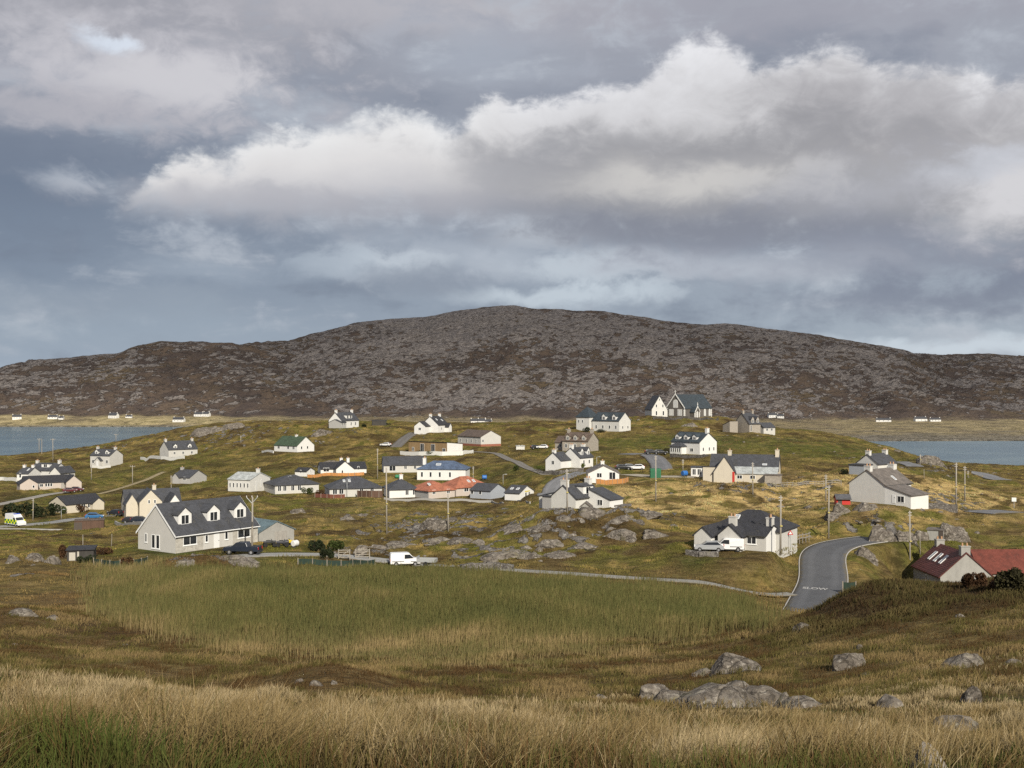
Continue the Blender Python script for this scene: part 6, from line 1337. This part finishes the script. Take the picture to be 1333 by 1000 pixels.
f = np.concatenate(PF); tag(link('scattered_stones', quick_mesh('scattered_stones', np.concatenate(PV), f.ravel(), np.full(len(f), 3), ROCKM)), kind='stuff')
# ------------------------------------------------------------------ shrubs: a stem and a crown of many small leaf faces
LEAF = m_blade('leaves', .2); BARK = m_wood('bark', (.09, .07, .05))
def bush(px, py, wp, hp, label, col, name='shrub', n=1500, seed=0, lobes=6):
    g = hit(px, py); w, h = wp / FX * g.y / 2, hp / FX * g.y; rs = np.random.RandomState(seed + int(px))
    root = empty(name, g); tag(root, label, 'shrub', 'shrubs round the houses')
    m = MB()
    for k in range(5):
        a = rs.uniform(0, 6.28); m.tube((0, 0, -.3), (math.cos(a) * w * .5, math.sin(a) * w * .4, h * .6), .09, .03, 6)
    m.build('trunk', BARK, root)
    cs = np.stack([rs.uniform(-.62, .62, lobes) * w, rs.uniform(-.5, .5, lobes) * w * .8, rs.uniform(.32, .66, lobes) * h], 1); rr = rs.uniform(.30, .48, lobes)
    i = rs.randint(lobes, size=n); d = rs.normal(size=(n, 3)); d /= np.linalg.norm(d, axis=1)[:, None]; rad = rs.uniform(.55, 1.05, n) ** .5
    p = cs[i] + d * rad[:, None] * rr[i][:, None] * np.array([w, w * .8, h * .95]); p[:, 2] = np.abs(p[:, 2])
    s = rs.uniform(.10, .24, n) * max(h, .9) * .42; a = rs.normal(size=(n, 3)); a /= np.linalg.norm(a, axis=1)[:, None]; b = np.cross(a, rs.normal(size=(n, 3))); b /= np.linalg.norm(b, axis=1)[:, None]
    V_ = np.stack([p - a * s[:, None], p + b * s[:, None] * .6, p + a * s[:, None], p - b * s[:, None] * .6], 1).reshape(-1, 3)
    lob = rs.uniform(.7, 1.3, lobes)[i] * rs.uniform(.6, 1.4, n); c = np.repeat(np.array(col)[None] * lob[:, None], 4, 0)
    link('crown', quick_mesh('crown', V_, np.arange(4 * n), np.full(n, 4), LEAF, {'Col': c}), root)
DKG, MDG, RUS, YLG = (.028, .036, .016), (.050, .065, .018), (.075, .040, .020), (.095, .115, .025)
for a in [(14, 673, 26, 18, 'dark green shrubs at the left edge behind the ambulance', DKG), (33, 673, 30, 20, 'tall dark shrub mass left of the plain pole', DKG), (51, 673, 22, 14, 'lower dark shrub just right of the plain pole', DKG), (70, 671, 22, 16, 'dark shrub in front of the white bungalow gable', DKG), (84, 669, 14, 10, 'small dark shrub at the corner of the white bungalow', MDG), (107, 667, 16, 10, 'reddish shrub in front of the white bungalow', RUS),
          (413, 717, 24, 14, 'dark bush at the end of the drive', DKG), (436, 717, 26, 15, 'green bush right of the dark one at the end of the drive', MDG), (426, 727, 22, 13, 'dark bush behind the netting', DKG), (399, 643.5, 17, 9, 'bright green bush in front of the hip-roofed bungalow', MDG), (416, 646, 14, 8, 'rust-coloured bush beside the bright green one', RUS),
          (84, 726, 16, 16, 'brown bush left of the hen shed', RUS), (135, 722, 24, 10, 'rusty bush behind the hen shed', RUS), (112, 733, 26, 10, 'dark scrub in front of the hen shed', DKG), (165, 738, 18, 13, 'brownish bush inside the green netting', RUS), (545, 590.5, 9, 4, 'low bush at the left foot of the timber house', DKG), (562, 592, 16, 5, 'low green bush in front of the timber house', MDG),
          (1098, 617.5, 16, 8, 'dark bush left of the cream house by the catslide house', DKG), (673, 613, 12, 7, 'green bush on the slope right of the house track', MDG), (700, 612, 22, 6, 'yellow-green scrub left of the bright white cottage', YLG), (757, 609, 12, 6, 'yellow-green bush in front of the bright white cottage', YLG), (752, 648, 0.1 + 8, 6, 'small bush on the roadside behind the flat-dormer cottage', MDG), (763, 562.5, 14, 7, 'dark bush at the foot of the tower', DKG), (785, 563, 24, 5, 'low dark hedge in front of the manse', DKG), (782, 668, 10, 4, 'small shrub in front of the flat-dormer cottage', DKG),
          (1268, 766, 34, 22, 'rounded rusty bush before the grey cottage gable', RUS), (1318, 772, 44, 34, 'dark bush against the bright red roof at the right edge', (.045, .040, .018)), (1296, 768, 24, 18, 'brown bush between the cottage gable and the red roof', RUS), (505, 553.5, 9, 3.5, 'small dark shrub right of the cabin on the skyline', DKG), (474, 556, 12, 5, 'dark shrub left of the cabin on the skyline', DKG)]:
    bush(*a, n=1800 if a[1] > 700 else 900)
# ------------------------------------------------------------------ grass, rushes and heather (nobody could count them)
def blades(name, X, Y, h, w, lean, c0, c1, mat, segs=3, ybase=None, sink=.03):
    n = len(X); rs = np.random.RandomState(len(X)); Z = ground_z(X, Y) if ybase is None else ybase
    a = rs.uniform(-.9, .9, n) + np.where(rs.rand(n) < .5, 0, math.pi); sx, sy = np.cos(a), np.sin(a)
    t = np.linspace(0, 1, segs + 1); V_ = []; C_ = []
    for k, tk in enumerate(t):
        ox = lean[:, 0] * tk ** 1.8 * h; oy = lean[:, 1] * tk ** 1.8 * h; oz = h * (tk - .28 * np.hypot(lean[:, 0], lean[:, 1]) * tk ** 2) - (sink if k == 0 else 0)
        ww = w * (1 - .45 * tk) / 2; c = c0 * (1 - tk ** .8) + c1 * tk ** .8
        if k < segs:
            V_ += [np.stack([X + ox - sx * ww, Y + oy - sy * ww, Z + oz], 1), np.stack([X + ox + sx * ww, Y + oy + sy * ww, Z + oz], 1)]; C_ += [c, c]
        else: V_.append(np.stack([X + ox, Y + oy, Z + oz], 1)); C_.append(c)
    m = 2 * segs + 1; V_ = np.stack(V_, 1).reshape(-1, 3); C_ = np.stack(C_, 1).reshape(-1, 3)
    b = (np.arange(n) * m)[:, None]; q = [np.concatenate([b + 2 * k, b + 2 * k + 1, b + 2 * k + 3, b + 2 * k + 2], 1) for k in range(segs - 1)]
    tri = np.concatenate([b + 2 * segs - 2, b + 2 * segs - 1, b + 2 * segs], 1)
    idx = np.concatenate(q + [tri], 1).ravel(); sz = np.tile([4] * (segs - 1) + [3], n)
    o = link(name, quick_mesh(name, V_, idx, sz, mat, {'Col': np.clip(C_, 0, 1)})); return tag(o, kind='stuff')
BL = m_blade('grass_blades', .3)
rs = np.random.RandomState(11)
def pick(n, d0, d1, p, x0=-380, x1=1720):
    D = d0 + (d1 - d0) * rs.rand(n) ** p; px = rs.uniform(x0, x1, n); return px, (px - CX) / FX * D, D
def tint(n, k, cols, jit=.28):
    """k: 0..1 position along a list of colours, each blade jittered"""
    cols = np.array(cols); k = np.clip(k + rs.normal(0, .10, n), 0, .999) * (len(cols) - 1); i = k.astype(int); f = (k - i)[:, None]
    return (cols[i] * (1 - f) + cols[i + 1] * f) * (1 + rs.uniform(-jit, jit, n))[:, None]
STRAW, PALES, OLIVE, GREENB, BROWNB, RUST = (.262, .186, .084), (.48, .375, .215), (.112, .104, .028), (.085, .115, .022), (.11, .065, .026), (.17, .085, .032)
def round_rocks(X, Y, h):
    for x, y, r in NEAR_ROCKS: h = h * (1 - .8 * np.exp(-(((X - x) / (r + .25)) ** 2 + ((Y - y + .35) / (r * .6 + .55)) ** 2) ** 1.5))
    return h
# tall foreground grass
n = 400000; px, X, D = pick(n, 3.2, 46, 1.35)
cl1 = fbm(X / 2.2, D / 2.2, 3, 301); cl2 = fbm(X / .55, D / .55, 2, 302); cl3 = fbm(X / 7, D / 7, 2, 303)
kp = rs.rand(n) < np.clip(.62 + 1.3 * cl2, .12, 1) * np.clip(1 - (D - 24 - 26 * cl3) / 16, .0, 1); px, X, D, cl1, cl2, cl3 = [v[kp] for v in (px, X, D, cl1, cl2, cl3)]; n = len(X)
h = np.clip(.21 + .30 * cl2 + .34 * cl1 + rs.normal(0, .055, n), .04, .50) * np.interp(px, [0, 500, 800, 1000, 1333], [1.0, .85, .70, .62, .58]) * np.where(rs.rand(n) < .03, 1.3, 1)
h *= 1 - .55 * np.exp(-((px - 960) / 150) ** 2) * sst(D, 15, 24)
h = round_rocks(X, D, h)
ang = 6.28 * (fbm(X / .8, D / .8, 2, 305) + .5); ln = np.abs(rs.normal(.30, .22, n)); lean = np.stack([np.cos(ang) * ln + .14 + rs.normal(0, .16, n), np.sin(ang) * ln * .8 - .05 + rs.normal(0, .16, n)], 1)
k = .30 + 2.0 * cl1 + 1.0 * cl3 + .7 * cl2 + np.where(rs.rand(n) < .14, .35, 0) + np.interp(px, [0, 250, 420, 800, 1333], [-.02, .08, .18, .12, .05]) + np.interp(D, [4, 10, 25], [-.22, -.08, .06])
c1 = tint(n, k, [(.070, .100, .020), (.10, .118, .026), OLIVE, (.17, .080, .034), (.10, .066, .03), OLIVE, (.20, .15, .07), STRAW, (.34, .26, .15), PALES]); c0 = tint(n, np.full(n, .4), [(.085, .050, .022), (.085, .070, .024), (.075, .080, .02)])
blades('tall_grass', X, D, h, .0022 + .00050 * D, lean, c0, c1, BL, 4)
# tussocks of long pale stems bending over, close by
n = 26000; ct = rs.randint(0, 240, n); tpx = rs.uniform(-200, 1540, 240); tD = 4.6 + 17 * rs.rand(240) ** 1.3
tX = (tpx - CX) / FX * tD; X = tX[ct] + rs.normal(0, .13, n); D = tD[ct] + rs.normal(0, .13, n)
a = rs.uniform(0, 6.28, n); ln = np.abs(rs.normal(.5, .25, n)); lean = np.stack([np.cos(a) * ln + .25, np.sin(a) * ln * .7], 1)
h = np.clip(rs.normal(.36, .09, n), .12, .52) * np.interp(tpx[ct], [0, 700, 1333], [1, .95, .7]); h = round_rocks(X, D, h); kk = (.45 + .4 * rs.rand(240))[ct]
blades('rush_tussocks', X, D, h, 0.0024 + .00042 * D, lean, tint(n, kk * .5, [BROWNB, OLIVE, STRAW]), tint(n, kk, [OLIVE, STRAW, STRAW, PALES]), BL, 4)
# moor grass and heather of the near slope
n = 360000; px, X, D = pick(n, 31, 98, 1.0)
cl1 = fbm(X / 5, D / 5, 3, 311); cl2 = fbm(X / 1.6, D / 1.6, 2, 312); pyv = CY + (CAMZ - ground_z(X, D, False)) / D * FX
ridge = sst(px, 930, 1080) * sst(D, 60, 68) * (1 - sst(D, 88, 98))
kp = (rs.rand(n) < np.clip(.62 + 1.2 * cl2 + .4 * ridge, .28, 1)) & ~(in_poly(px, pyv + 26, MARSH)); px, X, D, cl1, cl2, ridge = [v[kp] for v in (px, X, D, cl1, cl2, ridge)]; n = len(X)
h = np.clip(.20 + .24 * cl2 + .20 * cl1 + rs.normal(0, .05, n), .05, .55) + .18 * ridge * np.clip(.6 + 1.4 * cl1, 0, 1.2)
lean = rs.normal(0, .34, (n, 2)) + np.array([.12, 0])
k = .42 + 1.6 * cl1 - .30 * ridge; col = tint(n, k, [BROWNB, (.105, .07, .026), (.12, .10, .032), OLIVE, (.26, .19, .075), STRAW]); hth = tint(n, rs.rand(n) * .5 + .25 + cl1, [(.045, .028, .014), (.075, .045, .020), (.085, .075, .025), (.12, .09, .035)])
col = col * (1 - ridge[:, None]) + hth * ridge[:, None]
blades('moor_grass', X, D, h, (.004 + .00040 * D) * (1 + .5 * ridge), lean, col * .65, col, BL, 3)
# reed bed
n = 175000; px, X, D = pick(n, 58, 148, .85, 90, 1030)
pyv = CY + (CAMZ - ground_z(X, D, False)) / D * FX; e = 22 * fbm(X / 5, D / 5, 3, 321); kp = in_poly(px + 2.2 * e + rs.normal(0, 9, n), pyv + e + rs.normal(0, 6.5, n), MARSH) & (D > 58); px, X, D, pyv = [v[kp] for v in (px, X, D, pyv)]; n = len(X)
cl = fbm(X / 6, D / 9, 3, 322); cl2 = fbm(X / 18, D / 22, 2, 323); front = np.clip(sst(pyv, 812, 852) + (1 - sst(px, 130, 330)) * .6, 0, 1)
h = np.clip(1.30 + .35 * cl + .3 * cl2 + rs.normal(0, .2, n), .4, 2.1) * (1 - .35 * sst(D, 120, 146))
lean = rs.normal(0, .10, (n, 2)) + np.array([.05, 0])
k = .30 + .30 * cl + .25 * cl2 + .42 * front * np.clip(.3 + 2.0 * cl, 0, 1.1) + np.where(rs.rand(n) < .10, .3, 0); c1 = tint(n, k, [(.080, .092, .030), (.108, .114, .036), (.140, .134, .044), (.18, .155, .055), (.28, .21, .095), (.36, .27, .13)], .3)
h *= np.where(front > .4, .55 + .6 * rs.rand(n), 1)
h *= .35 + .65 * (1 - sst(pyv, 800, 868)) * (.75 + .5 * rs.rand(n))
c0 = tint(n, .35 + .6 * front, [(.085, .078, .03), (.15, .12, .05), (.30, .22, .11)])
blades('reed_bed', X, D, h, .0062 + .00034 * D, lean, c0, c1, BL, 3)
# rough grass of the village hill
n = 500000; D = np.exp(rs.uniform(math.log(92), math.log(500), n)); px = rs.uniform(-250, 1580, n); X = (px - CX) / FX * D
cl1 = fbm(X / 9, D / 9, 3, 331); cl2 = fbm(X / 3, D / 3, 2, 332); pyv = CY + (CAMZ - ground_z(X, D, False)) / D * FX
kp = (rs.rand(n) < np.clip(.40 + 1.6 * cl1 + .8 * cl2, .06, 1)) & ~in_poly(px, pyv, MARSH); X, D, px, cl1, cl2 = [v[kp] for v in (X, D, px, cl1, cl2)]
ok = clear(X, D, .7); X, D, px, cl1, cl2 = [v[ok] for v in (X, D, px, cl1, cl2)]; n = len(X)
lc = land_colour(X, D); h = np.clip(.22 + .25 * cl1 + .2 * cl2 + rs.normal(0, .06, n), .05, .6); lean = rs.normal(0, .4, (n, 2))
c = lc * (1.1 + rs.uniform(-.35, .4, n) + 1.1 * cl2)[:, None]; c = np.clip(c, .01, .6)
blades('hill_grass', X, D, h * .85, .01 + .00048 * D, lean, c * .8, c, BL, 2)
# ------------------------------------------------------------------ broken cloud overhead, out of view, put there to shade the mountain
def m_cloud(k):
    m, t, bs = new_mat('cloud_vapour'); p = obj(t); x, y, z = t.sep(p)
    r = t.m('SQRT', t.m('ADD', t.m('MULTIPLY', x, x), t.m('MULTIPLY', y, y)))
    n = t.noise(p, 2.2, 5, 0.6); a = t.step(t.m('ADD', r, t.m('MULTIPLY', t.m('SUBTRACT', n, 0.5), 0.9)), 1.0, 0.45, 0.0, k)
    df = t.n.new('ShaderNodeBsdfDiffuse'); tl = t.n.new('ShaderNodeBsdfTranslucent'); tp = t.n.new('ShaderNodeBsdfTransparent')
    for q in (df, tl): q.inputs['Color'].default_value = (.9, .9, .9, 1)
    m1 = t.n.new('ShaderNodeMixShader'); t.l.new(df.outputs[0], m1.inputs[1]); t.l.new(tl.outputs[0], m1.inputs[2])
    m2 = t.n.new('ShaderNodeMixShader'); t.l.new(a, m2.inputs[0]); t.l.new(tp.outputs[0], m2.inputs[1]); t.l.new(m1.outputs[0], m2.inputs[2])
    t.l.new(m2.outputs[0], t.n['Material Output'].inputs['Surface'])
    return m
def cloud(sx, sy, sz, shade_x, shade_y, shade_z, z, seed, k2):
    """a heap of cloud standing at height z where its shadow falls on the given ground point"""
    k = (z - shade_z) / to_sun.z
    bm = bmesh.new(); bmesh.ops.create_icosphere(bm, subdivisions=5, radius=1.0); co = np.array([v.co[:] for v in bm.verts])
    d = .16 * fbm(co[:, 0] * 2 + seed, co[:, 1] * 2 + co[:, 2], 4, seed) + .10 * ridged(co[:, 0] * 4 + seed, co[:, 1] * 4 + co[:, 2] * 2, 3, seed + 3); co *= (1 + d)[:, None]; co[:, 2] = np.where(co[:, 2] < 0, co[:, 2] * .35, co[:, 2])
    me = bpy.data.meshes.new('cloud')
    for v, c in zip(bm.verts, co): v.co = c
    bm.to_mesh(me); bm.free(); me.materials.append(m_cloud(k2)); me.polygons.foreach_set('use_smooth', [True] * len(me.polygons))
    o = link('cloud', me); o.location = (shade_x + to_sun.x * k, shade_y + to_sun.y * k, z); o.scale = (sx, sy, sz); tag(o, kind='stuff')
cloud(1900, 780, 130, 100, 2050, 110, 850, 3, .36)
